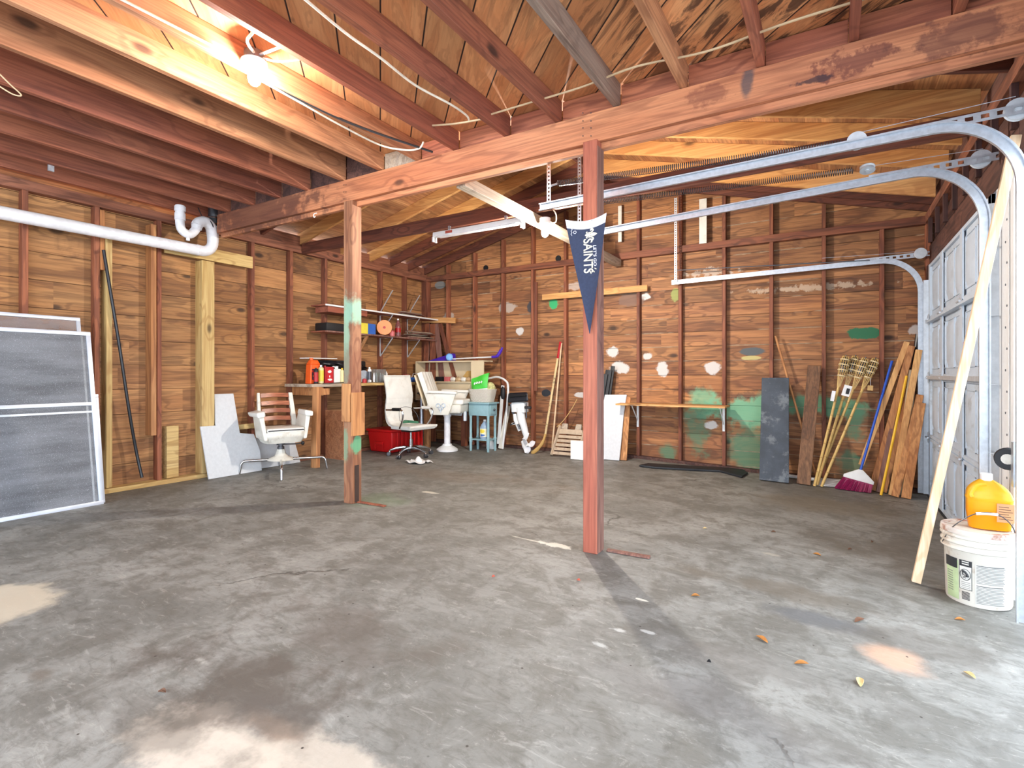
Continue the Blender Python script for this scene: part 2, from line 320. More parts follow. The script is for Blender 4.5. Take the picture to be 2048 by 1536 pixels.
def deck_material():   # diagonal boards
    N = NT('deck_boards', .75); p = N.pos(); X = N.sep(p); r = .70711
    u = N.math('MULTIPLY', N.math('SUBTRACT', X[1], X[0]), r); w = N.math('MULTIPLY', N.math('ADD', X[0], X[1]), r)
    k = N.math('DIVIDE', w, .235); pid = N.math('FLOOR', k)
    wn = N.n('ShaderNodeTexWhiteNoise', noise_dimensions='1D'); N.put(wn.inputs['W'], pid); val = wn.outputs[0]
    a = N.math('ADD', u, N.math('MULTIPLY', val, 50.0))
    low = N.noise(N.comb(N.math('MULTIPLY', a, .8), N.math('MULTIPLY', w, 4.0), val), 1.0, 4, .55, 1.6)
    fib = N.noise(N.comb(N.math('MULTIPLY', a, 3.0), N.math('MULTIPLY', w, 60.0), 0), 1.0, 3, .6)
    col = N.mix(N.rng(low, .3, .7), lin((212, 136, 84)), lin((232, 168, 114)))
    col = N.mix(N.math('MULTIPLY', N.rng(N.math('SINE', N.math('MULTIPLY', low, 40)), .2, 1), .22), col, lin((140, 78, 44)))
    col = N.mix(N.math('MULTIPLY', N.rng(fib, .35, .8), .25), col, lin((140, 80, 46)))
    kn = N.n('ShaderNodeTexVoronoi'); N.put(kn.inputs['Vector'], N.comb(N.math('MULTIPLY', a, 2.0), N.math('MULTIPLY', w, 4.2), 0)); kn.inputs['Scale'].default_value = 1
    col = N.mix(N.math('MULTIPLY', N.rng(kn.outputs[0], .05, .1, 1, 0), N.rng(N.sep(kn.outputs['Color'])[0], .55, .58)), col, lin((72, 36, 22)))
    st = N.noise(N.comb(N.math('MULTIPLY', a, 1.6), N.math('MULTIPLY', w, 9.0), val), 1.0, 6, .7, 1.2)
    reg = N.rng(X[0], -1.9, -.5)      # water-stained boards towards the doors
    col = N.mix(N.math('MULTIPLY', N.rng(st, .47, .57), N.math('ADD', N.math('MULTIPLY', reg, .8), .04)), col, lin((58, 36, 28)))
    hv = N.n('ShaderNodeHueSaturation'); N.put(hv.inputs['Color'], col); N.put(hv.inputs['Value'], N.math('ADD', N.math('MULTIPLY', val, .34), .78)); col = hv.outputs[0]
    fr = N.math('FRACT', k); ed = N.math('MINIMUM', fr, N.math('SUBTRACT', 1.0, fr))
    g = N.rng(ed, .012, .024, 1, 0)
    col = N.mix(g, col, lin((40, 22, 16))); N.color(col); N.bump(N.math('SUBTRACT', 1, g), .6, .01)
    return N.m
M['deck'] = deck_material()

def floor_material():
    N = NT('concrete', .78); p = N.pos()
    n1 = N.noise(p, .9, 6, .6, .4); n2 = N.noise(p, 4.5, 8, .68, .5); n3 = N.noise(p, 60, 4, .6); n4 = N.noise(p, 16, 6, .75, .8)
    col = N.mix(N.rng(n1, .32, .68), lin((112, 111, 105)), lin((148, 147, 141)))
    col = N.mix(N.math('MULTIPLY', N.rng(n2, .42, .62), .7), col, lin((96, 93, 85)))
    n5 = N.noise(N.vm('MULTIPLY', p, (6.0, 17.0, 1.0)), 1.0, 7, .75, 1.5)
    col = N.mix(N.math('MULTIPLY', N.rng(n5, .5, .64), .4), col, lin((84, 81, 74)))
    col = N.mix(N.math('MULTIPLY', N.rng(n5, .36, .44, 1, 0), .35), col, lin((172, 170, 162)))
    col = N.mix(N.math('MULTIPLY', N.rng(n4, .5, .68), .38), col, lin((78, 75, 70)))
    col = N.mix(N.math('MULTIPLY', N.rng(N.noise(p, 26, 6, .8), .6, .72), .4), col, lin((184, 182, 176)))
    def fp(px, py, rx, ry, c, st, soft=.6, wob=.6, ns=3.0):
        q = on_floor(px, py); return ((q.x, q.y, 0), (rx*1.35, ry*1.35, 2), c, st, soft, wob*.7, ns)
    for q in (fp(-20, 1210, .26, .22, (198, 186, 164), .8, .3, .25, 6), fp(420, 1500, .30, .14, (206, 194, 178), .85, .4, .4, 7), fp(640, 1530, .3, .1, (196, 184, 168), .7, .5, .5, 7), fp(560, 1460, .14, .05, (160, 130, 104), .5),
              fp(470, 1370, .42, .22, (84, 76, 68), .75, .7, .9, 4), fp(690, 1260, .5, .22, (94, 86, 78), .6, .8, .9, 4), fp(330, 1470, .35, .1, (90, 84, 76), .5, .7, .8, 5), fp(560, 1440, .2, .1, (86, 80, 74), .6),
              fp(1790, 1318, .12, .12, (196, 156, 128), .7, .6, .3, 8), fp(760, 1000, .3, .3, (126, 150, 120), .35, .8, .5), fp(1110, 1090, .09, .035, (222, 218, 204), .8, .4, .8, 12), fp(1060, 1080, .12, .01, (222, 218, 204), .6, .4, .6, 12),
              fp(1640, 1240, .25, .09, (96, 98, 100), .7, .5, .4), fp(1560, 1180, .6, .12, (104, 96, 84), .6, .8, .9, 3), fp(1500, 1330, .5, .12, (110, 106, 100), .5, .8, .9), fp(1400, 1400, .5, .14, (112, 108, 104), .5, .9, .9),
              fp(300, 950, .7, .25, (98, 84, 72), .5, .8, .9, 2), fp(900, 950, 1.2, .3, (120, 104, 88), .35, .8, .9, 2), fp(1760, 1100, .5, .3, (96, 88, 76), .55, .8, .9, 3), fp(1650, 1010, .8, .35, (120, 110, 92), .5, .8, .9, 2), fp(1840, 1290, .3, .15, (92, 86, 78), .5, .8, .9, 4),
              fp(1880, 1190, .12, .1, (70, 64, 58), .7, .5, .6, 6), fp(860, 985, .1, .03, (200, 196, 180), .8, .4, .5, 9), fp(1540, 1108, .06, .03, (170, 164, 150), .6), fp(1240, 1262, .04, .015, (205, 205, 200), .6, .7, .9, 16), fp(1300, 1265, .05, .012, (205, 205, 200), .6, .7, 1, 16),
              fp(1200, 1290, .03, .015, (210, 210, 205), .5, .7, 1, 16), fp(1285, 1200, .03, .01, (225, 222, 206), .9, .3, .3, 12), fp(400, 1320, .05, .02, (196, 194, 184), .4, .8, 1, 14), fp(80, 1350, .05, .03, (96, 86, 74), .6)):
        col = patch(N, p, col, *q)
    vo = N.n('ShaderNodeTexVoronoi', feature='DISTANCE_TO_EDGE'); N.put(vo.inputs['Vector'], N.vm('ADD', p, N.vm('MULTIPLY', N.comb(N.noise(p, 3, 4), N.noise(p, 4, 4), 0), (.5, .5, .5)))); vo.inputs['Scale'].default_value = .42
    cr = N.math('MULTIPLY', N.rng(vo.outputs[0], .0015, .006, 1, 0), N.rng(N.noise(p, .9, 2), .56, .62))
    col = N.mix(N.math('MULTIPLY', cr, .6), col, lin((52, 46, 40)))
    dots = N.n('ShaderNodeTexVoronoi'); N.put(dots.inputs['Vector'], p); dots.inputs['Scale'].default_value = 14
    col = N.mix(N.math('MULTIPLY', N.rng(dots.outputs[0], .05, .09, 1, 0), N.rng(N.sep(dots.outputs['Color'])[0], .82, .84)), col, lin((60, 54, 48)))
    N.color(col); N.b.inputs['Roughness'].default_value = .62
    N.bump(N.math('ADD', N.math('MULTIPLY', n2, .7), N.math('ADD', N.math('MULTIPLY', n3, .15), N.math('MULTIPLY', cr, -1.0))), .25, .01)
    return N.m
M['floor'] = floor_material()
M['pvc'] = flat('pvc', (226, 224, 226), .35)
M['galv'] = flat('galv', (196, 202, 210), .38, .75, .12, 30)
M['galv_l'] = flat('galv_l', (206, 212, 218), .45, .45, .1, 20)
M['chrome'] = flat('chrome', (200, 200, 202), .18, 1.0, .05)
M['steel_dk'] = flat('steel_dk', (92, 92, 96), .4, .8)
M['rubber'] = flat('rubber', (30, 32, 36), .6)
M['blackp'] = flat('blackp', (24, 26, 32), .35)
M['black'] = flat('black', (18, 18, 20), .6)
M['white'] = flat('white', (228, 228, 226), .5, 0, .05)
M['foam'] = flat('foam', (206, 208, 210), .8, 0, .05, 30)
M['cream'] = flat('cream', (222, 218, 206), .42, 0, .06, 8, dirt=((176, 164, 146), .4, 9))
M['vinyl'] = flat('vinyl', (226, 224, 216), .4, 0, .05, 9, dirt=((190, 180, 166), .3, 8))
M['door'] = flat('door', (196, 208, 220), .5, .0, .06, 5, dirt=((150, 152, 150), .25, 4))
M['door_dirty'] = flat('door_dirty', (196, 208, 220), .5, .0, .06, 5, dirt=((140, 136, 126), .5, 4))
M['screen_frame'] = flat('screen_frame', (206, 212, 222), .4, .4, .06)
# ================================================================ STRUCTURE
YN = -1.6     # how far the room is built towards (and behind) the camera
# floor slab, falls towards the doors
xs = [XL-.12, -4, -2.3, -1.6, -.9, -.3, .3, .9, 1.6, 4.5]
mb = MB(); vs = []; fs = []
for x in xs:
    for y in (YN-1.5, YB+.12): vs.append((x, y, fz(x)))
for x in xs:
    for y in (YN-1.5, YB+.12): vs.append((x, y, -.45))
n2 = len(xs)*2
for i in range(len(xs)-1):
    a, b, c, d = 2*i, 2*i+1, 2*i+3, 2*i+2
    fs += [(a, d, c, b), (n2+a, n2+b, n2+c, n2+d), (a, b, n2+b, n2+a) if i == 0 else (a, n2+a, n2+d, d)]
fs += [(2*len(xs)-2, n2+2*len(xs)-2, n2+2*len(xs)-1, 2*len(xs)-1)]
for i in range(len(xs)-1): fs.append((2*i+1, 2*i+3, n2+2*i+3, n2+2*i+1))
fs.append((0, 2, n2+2, n2))
mb._add(vs, fs); struct(mb.build('floor', M['floor'], sharp=20))

def planks_x(mb, x0, x1, z0, z1, y, w, th=.02, side=1):   # boards running along x, face at y
    k = math.floor(z0/w)
    while k*w < z1:
        a, b = max(z0, k*w+.003), min(z1, (k+1)*w-.003)
        if b > a+.004: mb.box(x0, x1, y, y+th*side, a, b)
        k += 1
def planks_y(mb, y0, y1, z0, z1, x, w, th=.02, side=-1):
    k = math.floor(z0/w)
    while k*w < z1:
        a, b = max(z0, k*w+.003), min(z1, (k+1)*w-.003)
        if b > a+.004: mb.box(min(x, x+th*side), max(x, x+th*side), y0, y1, a, b)
        k += 1
# --- left wall
mb = MB(); planks_y(mb, YN, YB+.02, -.02, 2.92, XL, .25); mb.box(XL-.05, XL-.021, YN, YB+.05, -.1, 2.94)
wl = struct(mb.build('wall_left', M['plank_left']))
ST = .085     # stud depth
def stud_l(y, z0=.04, z1=2.74, w=.042, mat='stud', name='stud', d=ST, x=None, lab=None):
    m = MB(); x0 = XL if x is None else x
    m.box(x0+.001, x0+d, y-w/2, y+w/2, z0, z1); o = m.build(name, M[mat], wl, bevel=.002, seg=1)
    if lab: o['label'] = lab
    return o
for y in (-1.0, -.45, .1, .65, 1.2, 1.78, 2.31, 2.86, 3.91, 4.45, 5.0, 5.53, 6.07, 6.62, 7.12): stud_l(y, z0=(.42 if abs(y-2.31) < .01 else .04), z1=2.76)
bx = lambda nm, mat, par, *a, bev=.002: MB().box(*a).build(nm, M[mat], par, bevel=bev, seg=1)
bx('top_plate', 'plate_y', wl, XL+.001, XL+.088, YN, 3.36, 2.76, 2.85); bx('top_plate', 'plate_y', wl, XL+.001, XL+.088, 3.46, YB, 2.76, 2.85)
bx('bottom_plate', 'plate_y', wl, XL+.001, XL+.09, 3.45, YB, -.0, .04)
bx('bottom_plate', 'new_y', wl, XL+.001, XL+.13, YN, 3.38, .0, .045)['label'] = 'pale new bottom plate'
# the newer pieces nailed on by the drain pipe
stud_l(2.40, .05, 2.58, .05, 'stud_new', d=.11, lab='pale new stud reaching up to the drain pipe')
bx('stud', 'stud_orange', wl, XL+.001, XL+.085, 2.334, 2.372, 2.16, 2.74)
stud_l(2.79, .52, 2.70, .05, 'stud_orange', d=.12, lab='orange stud cut short above the floor')
bx('stud', 'stud_new', wl, XL+.088, XL+.135, 3.27, 3.41, .05, 2.42)['label'] = 'wide pale new stud under the drain elbow'
bx('stud', 'stud_new', wl, XL+.001, XL+.086, 3.27, 3.31, .05, 2.42)
bx('cross_brace', 'new_y', wl, XL+.089, XL+.128, 2.90, 3.88, 2.43, 2.57)['label'] = 'pale new board nailed across the studs below the pipe'
bx('block', 'new_y', wl, XL+.001, XL+.088, 2.93, 3.05, .05, .60)['label'] = 'pale offcut nailed beside the cut stud'
bx('block', 'new_y', wl, XL+.09, XL+.135, 3.5, 3.9, .50, .56)
# --- back wall with its gable
RX, RZ0, SL = -2.6, 3.02, .257       # ridge x, deck height at the side walls, slope
def deck_z(x): return RZ0 + SL*min(x-XL, XR-x) 
mb = MB(); k = math.floor(0)
planks_x(mb, XL-.02, XR+.06, -.3, 2.92, YB, .19)
kk = math.floor(2.92/.19)
z = 2.92
while z < 3.95:
    a, b = z+.002, (math.floor(z/.19+1e-6)+1)*.19-.002
    xa, xb = XL+max(0, (a-3.0)/SL), XR-max(0, (a-3.0)/SL)
    xa2, xb2 = XL+max(0, (b-3.0)/SL), XR-max(0, (b-3.0)/SL)
    if xb2 < xa2: xa2 = xb2 = RX
    if xb > xa and b > a: mb.hexa([(xa-.02, YB, a), (xb+.02, YB, a), (xb+.02, YB+.02, a), (xa-.02, YB+.02, a)], [(xa2-.02, YB, b), (xb2+.02, YB, b), (xb2+.02, YB+.02, b), (xa2-.02, YB+.02, b)])
    z = b+.002
mb.box(XL-.05, XR+.08, YB+.021, YB+.05, -.3, 3.0)
wb = struct(mb.build('wall_back', M['plank_back']))
mb = MB(); mb.prism([(XL-.05, 2.95), (XR+.08, 2.95), (XR+.05, 3.02), (RX, 3.93), (XL-.02, 3.02)], (0, YB+.04, 0), (1, 0, 0), (0, 0, 1), .03); mb.build('sheathing', M['dark_wood'], wb)
back_studs = [-5.57, -5.02, -4.47, -3.93, -3.38, -2.83, -2.277, -1.716, -1.173, -.634, -.086, .467, .87]
for x in [XL+.11]+back_studs:
    m = MB(); m.box(x-.021, x+.021, YB-ST, YB-.001, fz(x)+.04, 2.75); m.build('stud', M['stud'], wb, bevel=.002, seg=1)
    zt = deck_z(x)-.16
    if zt > 2.98:
        m = MB(); m.box(x-.021, x+.021, YB-ST, YB-.001, 2.842, zt); m.build('gable_stud', M['stud'], wb, bevel=.002, seg=1)
bx('top_plate', 'plate', wb, XL+.09, XR, YB-.089, YB-.001, 2.752, 2.84)
m = MB(); m.bar((XL+.09, YB-.045, .02), (-2.3, YB-.045, .02), .088, .04); m.bar((-2.3, YB-.045, .02), (XR, YB-.045, fz(XR)+.02), .088, .04); m.build('bottom_plate', M['dark_wood'], wb)
p1, p2 = at(1085, 595, y=7.1), at(1295, 576, y=7.1)
MB().bar(p1, p2, .03, .085).build('cross_brace', M['new_x'], wb, bevel=.002)['label'] = 'orange board nailed across the back studs'
p1, p2 = at(845, 640, y=7.1), at(911, 641, y=7.1)
MB().bar(p1, p2, .03, .09).build('cross_brace', M['new_x'], wb, bevel=.002)
for px, y0, y1, w in ((1240, 412, 484, .05), (1406, 398, 487, .09)):
    a, b = at(px, y0, y=7.09), at(px, y1, y=7.09)
    MB().bar(a, b, w, .015, up=(0, 1, 0)).build('painted_strip', M['cream'], wb)['label'] = 'short strip of board painted white'
for px, py in ((972, 536), (1117, 517)):
    c = at(px, py, y=YB-.002); MB().lathe([(.045, 0), (.045, .012)], c, (0, -1, 0)).build('hole', M['black'], wb)
p = at(1072, 660, y=7.1); MB().bar((p.x, 7.10, .9), (p.x, 7.10, 2.55), .045, .03, up=(0, 1, 0)).build('nailer', M['stud'], wb)
# --- right wall: header, cripples, posts around the two garage openings
D1a, D1b = 4.42, 6.965
TOPD = 2.29
mb = MB(); planks_y(mb, 3.98, YB+.02, 2.32, 3.0, XR, .2, side=1); mb.box(XR, XR+.02, D1b+.03, YB+.02, -.3, 2.34); mb.box(XR, XR+.02, 4.02, D1a-.04, -.3, 2.34)
planks_y(mb, YN, 3.98, 2.40, 3.0, XR, .2, side=1)
wr = struct(mb.build('wall_right', M['dark_wood']))
bx('header', 'dark_wood', wr, XR-.05, XR-.002, 3.95, YB-.09, TOPD+.02, TOPD+.22)
bx('header', 'dark_wood', wr, XR-.05, XR-.002, YN, 3.94, TOPD+.08, TOPD+.26)
bx('top_plate', 'plate_y', wr, XR-.085, XR-.001, YN, YB-.09, 2.76, 2.85)
for y in [6.9-.42*i for i in range(16)]: bx('cripple_stud', 'dark_wood_z', wr, XR-.085, XR-.051, y-.02, y+.02, TOPD+.22, 2.76)
bx('door_post', 'dark_wood_z', wr, XR-.075, XR-.001, D1b+.035, YB-.09, -.11, TOPD+.01)
bx('door_post', 'white', wr, XR-.055, XR-.001, 4.03, D1a-.02, -.13, TOPD+.01)['label'] = 'white painted jamb between the two garage doors'
bx('door_post', 'dark_wood_z', wr, XR-.085, XR-.001, YN, YN+.2, -.13, TOPD+.07)
# --- roof behind the beam
Y0R = 3.42
def roof_slab(x0, x1, za, zb, th=.03):
    m = MB(); m.hexa([(x0, Y0R, za), (x1, Y0R, zb), (x1, YB+.06, zb), (x0, YB+.06, za)], [(x0, Y0R, za+th), (x1, Y0R, zb+th), (x1, YB+.06, zb+th), (x0, YB+.06, za+th)]); return m
rf = roof_slab(XL-.08, RX, RZ0-.08*SL, RZ0+SL*(RX-XL)); 
for q in (roof_slab(RX, XR+.08, RZ0+SL*(RX-XL), RZ0-.08*SL),): rf._add(q.v, q.f)
rf = struct(rf.build('ceiling', M['roof_deck'], sharp=5))
def rafter(y, side, mat, w=.04, dep=.14, x_in=.0, drop=0.0):
    xe = XL+.0 if side < 0 else XR-x_in
    a = V(xe if side > 0 else XL+x_in, y, RZ0+SL*x_in-drop); b = V(RX-.02 if side < 0 else RX+.02, y, RZ0+SL*(RX-XL)-.005-drop)
    m = MB(); m.hexa([a+V(0, -w/2, -dep), b+V(0, -w/2, -dep), b+V(0, w/2, -dep), a+V(0, w/2, -dep)], [a+V(0, -w/2, -.002), b+V(0, -w/2, -.002), b+V(0, w/2, -.002), a+V(0, w/2, -.002)])
    return m.build('rafter', M[mat], rf, bevel=.002, seg=1)
for y in (3.56, 4.05, 6.30, 6.72, 7.13): rafter(y, -1, 'rafter_old', dep=.15)
for y in (4.62, 5.30, 5.86): rafter(y, -1, 'rafter_new', dep=.15)['label'] = 'pale new rafter on the left slope'
for y in (3.56, 4.08, 6.86, 7.13): rafter(y, 1, 'rafter_old', dep=.15)
for y, dp in ((4.63, .19), (5.21, .15), (5.75, .155), (6.42, .20)): rafter(y, 1, 'rafter_new', dep=dp, x_in=.09)['label'] = 'pale new rafter on the right slope'
bx('frieze_board', 'plate_y', rf, XL+.03, XL+.05, 3.45, YB-.01, 2.851, 2.992)
bx('frieze_board', 'dark_wood', rf, XR-.05, XR-.03, 3.45, YB-.01, 2.851, 3.015)
MB().box(RX-.018, RX+.018, Y0R, YB-.002, 3.68, 3.905).build('ridge_board', M['rafter_old'], rf)
# --- floor of the storey above: diagonal boards over joists
mb = MB(); mb.box(-3.345, XR+.08, YN-.4, 3.47, 3.05, 3.08); cf = struct(mb.build('ceiling', M['deck']))
mb = MB(); mb.box(XL-.08, -3.347, YN-.4, 3.47, 3.16, 3.19); mb.build('shade_toned_decking', M['dark_wood'], cf)   # bays by the left wall made deeper, dark wood painting in their shade
mb = MB(); mb.prism([(XL-.05, 3.08), (XR+.05, 3.08), (XR+.05, 3.12), (RX, 3.96), (XL-.05, 3.12)], (0, 3.46, 0), (1, 0, 0), (0, 0, 1), .03); mb.build('end_wall', M['dark_wood'], cf)
JX = [-5.98, -5.56, -5.12, -4.69, -4.26, -3.77, -3.30, -2.885, -2.50, -2.03, -1.61, -1.186, -.758, -.329, .119, .548, .90]
jm = {5: 'joist_orange', 6: 'joist_orange', 7: 'joist_orange', 8: 'joist', 11: 'joist_grey', 12: 'joist_orange'}
for i, x in enumerate(JX):
    m = MB(); m.box(x-.045, x, YN-.3, 3.345, 2.902, 3.049 if i > 6 else 3.159); m.build('joist', M[jm.get(i, 'joist')], cf, bevel=.003, seg=1)
for i in range(len(JX)-1):
    m = MB(); m.box(JX[i]+.002, JX[i+1]-.047, 3.35, 3.385, 2.902, 3.045 if i > 5 else 3.155); m.build('blocking', M['dark_wood' if i < 6 else ('timber_grey' if i == 6 else 'block')], cf, bevel=.002, seg=1)  # blocking of the left bays is dark wood too, shade put into its colour
# ================================================================ TIMBERS THAT STAND ALONE
mb = MB(); mb.box(-5.77, XR-.09, 3.315, 3.355, 2.70, 2.898); bm_ = mb.build('support_beam', M['beam'], bevel=.003, seg=1)
tag(bm_, 'long reddish brown main beam carrying the ceiling joists, crossing the whole room', 'beam')
bx('lower_board', 'beam', bm_, -5.77, XR-.09, 3.357, 3.395, 2.655, 2.855); bx('lower_board', 'beam', bm_, -5.77, XR-.09, 3.397, 3.435, 2.68, 2.87)
m = MB()
for i, px in enumerate((1166, 1180)):
    for py in (222, 238, 252, 268): c = at(px+(i*2), py+4, y=3.314); m.lathe([(.004, 0), (.004, .003)], c, (0, -1, 0), n=8)
for py in (370, 384, 398): 
    for px in (688, 692): c = at(px, py, y=3.314); m.lathe([(.004, 0), (.004, .003)], c, (0, -1, 0), n=8)
m.build('nail_heads', M['steel_dk'], bm_)
# reddish post with the pennant
P1 = (-1.375, 3.335); zf1 = fz(P1[0])
M['post_wood'] = M['post_red']
mb = MB(); mb.box(P1[0]-.050, P1[0]+.050, P1[1]-.055, P1[1]+.050, zf1, 2.70)
pr = mb.build('support_post', M['post_red'], bevel=.003, seg=1); tag(pr, 'reddish brown square wooden post with a team pennant hung on it', 'post')
m = MB(); m.box(P1[0]+.0505, P1[0]+.056, P1[1]-.054, P1[1]+.049, zf1+.01, 2.655); m.build('weathered_board', M['post_side'], pr)
P2 = (-3.70, 3.36)
mb = MB(); mb.box(P2[0]-.055, P2[0]+.055, P2[1]-.058, P2[1]+.052, 0, 2.70)
po = mb.build('support_post', M['post_old'], bevel=.004, seg=1); tag(po, 'weathered square wooden post with faded green paint and two nailed boards', 'post')
m = MB(); m.box(P2[0]+.056, P2[0]+.078, P2[1]-.075, P2[1]+.07, .605, .99); m.build('scab_board', M['stud_orange'], po, bevel=.002, seg=1)['label'] = 'clean orange board nailed on the right face, with a large knot'
m = MB(); m.box(P2[0]-.058, P2[0]+.045, P2[1]-.08, P2[1]-.059, .73, 1.067); m.build('scab_board', M['stud_orange'], po, bevel=.002, seg=1)['label'] = 'clean orange board nailed on the left face'
m = MB(); m.box(P2[0]+.056, P2[0]+.062, P2[1]-.03, P2[1]+.015, .01, .34); m.build('metal_plate', flat('rust_dk', (64, 46, 38), .8), po)
def wood_strip(a, b, w, h, mat, label, nm='wood_strip'):
    m = MB(); m.bar(a, b, w, h); return tag(m.build(nm, M[mat], origin=tuple(a), bevel=.002, seg=1), label, 'wood strip')
a, b = on_floor(708, 1004), on_floor(770, 1014); up = V(0, 0, .008)
wood_strip(a+up, b+up, .035, .012, 'joist', 'thin brown wood strip lying at the foot of the green-painted post')
a, b = on_floor(1214, 1102), on_floor(1300, 1117)
wood_strip(a+up, b+up, .045, .012, 'post_side', 'thin worn wood strip lying at the foot of the pennant post')

# grey timber and the dark tie behind the beam
m = MB(); m.box(-2.60, -2.51, 3.44, 7.10, 2.655, 2.745); t = m.build('ceiling_timber', M['timber_grey'], bevel=.003, seg=1); tag(t, 'pale weathered grey timber running back from the main beam, carrying the far lamp', 'timber')
m = MB(); m.box(XL+.09, XR-.09, 4.60, 4.64, 2.748, 2.89); t = m.build('tie_beam', M['rafter_old'], bevel=.003, seg=1); tag(t, 'dark reddish tie board spanning the room behind the main beam, above the tube fixture', 'timber')

# ---- lamps
M['glow_near'] = flat('glow_near', (255, 255, 255), em=((1.0, .94, .88), BULB_NEAR)); M['glow_far'] = flat('glow_far', (255, 255, 255), em=((1.0, .92, .82), BULB_FAR))
def lamp(c, label, holder, box_mat, warm=0):
    t = thing('ceiling_lamp', (c.x, c.y, c.z), label, 'lamp')
    MB().lathe([(.052, .06), (.055, .075), (.055, .125), (.03, .13)], (0, 0, 0), n=20).build('junction_box', M[box_mat], t, local=True)
    MB().lathe([(.022, .035), (.028, .04), (.05, .05), (.068, .058), (.072, .066), (.07, .074)], (0, 0, 0), n=28).build('lamp_holder', M['white'], t, local=True)
    MB().lathe([(.002, -.062), (.018, -.058), (.03, -.045), (.036, -.022), (.034, 0), (.026, .02), (.016, .034), (.015, .045)], (0, 0, 0), n=12).build('bulb', M['glow_far' if warm else 'glow_near'], t, local=True, sharp=80)
    return t
L1 = lamp(V(-2.812, 1.83, 2.852), 'bare glowing bulb in a white holder under the near ceiling joists', None, 'steel_dk')
L2 = lamp(at(1090, 462, z=2.565), 'bare glowing bulb in a white holder on the grey timber at the back', None, 'white', 1)
c = V(L1.location)
m = MB(); m.tube([c+V(-.07, -.01, .10), c+V(.262, .02, .10)], .008, 6); m.build('mounting_bar', M['galv'], L1)
m = MB(); m.tube(curve([c+V(.04, -.03, .10), c+V(.12, -.12, .09), c+V(.17, -.12, .12), c+V(.25, -.13, .17)]), .008, 6); m.tube(curve([c+V(.05, .02, .09), c+V(.14, .05, .06), c+V(.22, .12, .08), c+V(.262, .15, .10)]), .006, 6); m.build('cable', M['cream'], L1)
m = MB(); m.tube(curve([c+V(-.085, -.01, .10), c+V(-.07, .03, .14), c+V(-.06, .02, .19)]), .01, 6); m.build('conduit', M['steel_dk'], L1)
def wire(name, pts, r, mat, label, n=6, cat='cable'):
    m = MB(); m.tube(curve(pts, 6), r, n); return tag(m.build(name, M[mat], origin=tuple(pts[0])), label, cat)
M['wire'] = flat('wire', (206, 178, 140), .6)
M['wire_w'] = flat('wire_w', (226, 216, 196), .5)
z = 2.892
wire('cable', [V(-2.858, -.4, z+.02), V(-2.858, .8, z+.02), V(-2.86, 1.2, z+.02), V(-2.86, 1.68, z+.03)], .007, 'wire_w', 'pale cable stapled along the joist on the near side of the lamp')
wire('cable', [at(520, 160, z=z), at(600, 205, z=z), at(680, 250, z=z), at(760, 290, z=z), at(810, 300, z=2.87), at(838, 297, z=2.88), at(847, 284, z=2.91)], .007, 'wire_w', 'pale cable running from the near lamp back towards the beam')
wire('conduit', [at(545, 172, z=z+.01), at(700, 246, z=z+.01), at(865, 304, z=z-.01)], .009, 'steel_dk', 'thin dark conduit running beside the pale cable to the beam', cat='conduit')
wire('cable', [at(600, -10, z=z), at(690, 65, z=z), at(760, 115, z=2.87), at(830, 170, z=z), at(900, 208, z=2.88), at(932, 230, z=z), at(938, 240, z=z)], .007, 'wire_w', 'wavy pale cable clipped under a red joist above the beam')
wire('cable', [V(-2.52, 3.02, 2.97), V(-2.3, 3.05, 2.945), V(-2.06, 3.08, 2.935)], .007, 'wire', 'short tan cable looping between two joists near the beam')
ry = 3.09
pts = [V(-2.04, ry, 2.96)]+[V(x, ry+.01*((i % 2)*2-1), 2.965+.012*((i*7) % 3-1)) for i, x in enumerate((-1.7, -1.35, -1.0, -.6, -.2, .2, .6, .86))]
wire('cable', pts, .0065, 'wire', 'tan cable threaded through the joists just in front of the beam')
wire('cable', [p+V(0, .03, .016) for p in pts[2:]], .0055, 'wire', 'second thin tan cable beside the one threaded through the joists')
c2 = V(L2.location)
m = MB(); m.tube(curve([c2+V(.06, 0, .07), c2+V(.11, .02, .08), c2+V(.12, .0, .15), c2+V(.09, -.03, .2)]), .006, 6); m.build('cable', M['wire_w'], L2)

# ---- tube fixture without tubes
a = V(-3.76, 4.58, 2.66); b = V(-2.64, 4.58, 2.66)
t = thing('tube_light', tuple(a), 'white strip light fixture without its tubes, hung below the dark tie board', 'lamp')
m = MB(); m.hexa([a+V(0, -.035, 0), b+V(0, -.035, 0), b+V(0, .035, 0), a+V(0, .035, 0)], [a+V(0, -.03, .05), b+V(0, -.03, .05), b+V(0, .03, .05), a+V(0, .03, .05)]); m.build('housing', M['white'], t, bevel=.003)
m = MB(); m.box(a.x+.06, b.x-.06, 4.546, 4.614, 2.651, 2.659); m.build('ballast_cover', M['pvc'], t)
for s in (a, b):
    for dy in (-.022, .022): m = MB(); m.box(s.x-.012, s.x+.012, 4.58+dy-.008, 4.58+dy+.008, 2.605, 2.662); m.build('lamp_socket', M['white'], t, bevel=.003)
m = MB(); m.box(a.x+.18, a.x+.27, 4.542, 4.5445, 2.672, 2.70); m.build('warning_label', flat('label_red', (170, 76, 60)), t)
m = MB(); m.tube(curve([b+V(.0, 0, .03), b+V(.03, 0, .01), b+V(.04, 0, .08), b+V(.02, .02, .14)]), .005, 6); m.build('cable', M['wire_w'], t)
for x in (a.x+.2, b.x-.2): m = MB(); m.box(x-.01, x+.01, 4.575, 4.60, 2.705, 2.76); m.build('hanger', M['galv'], t)

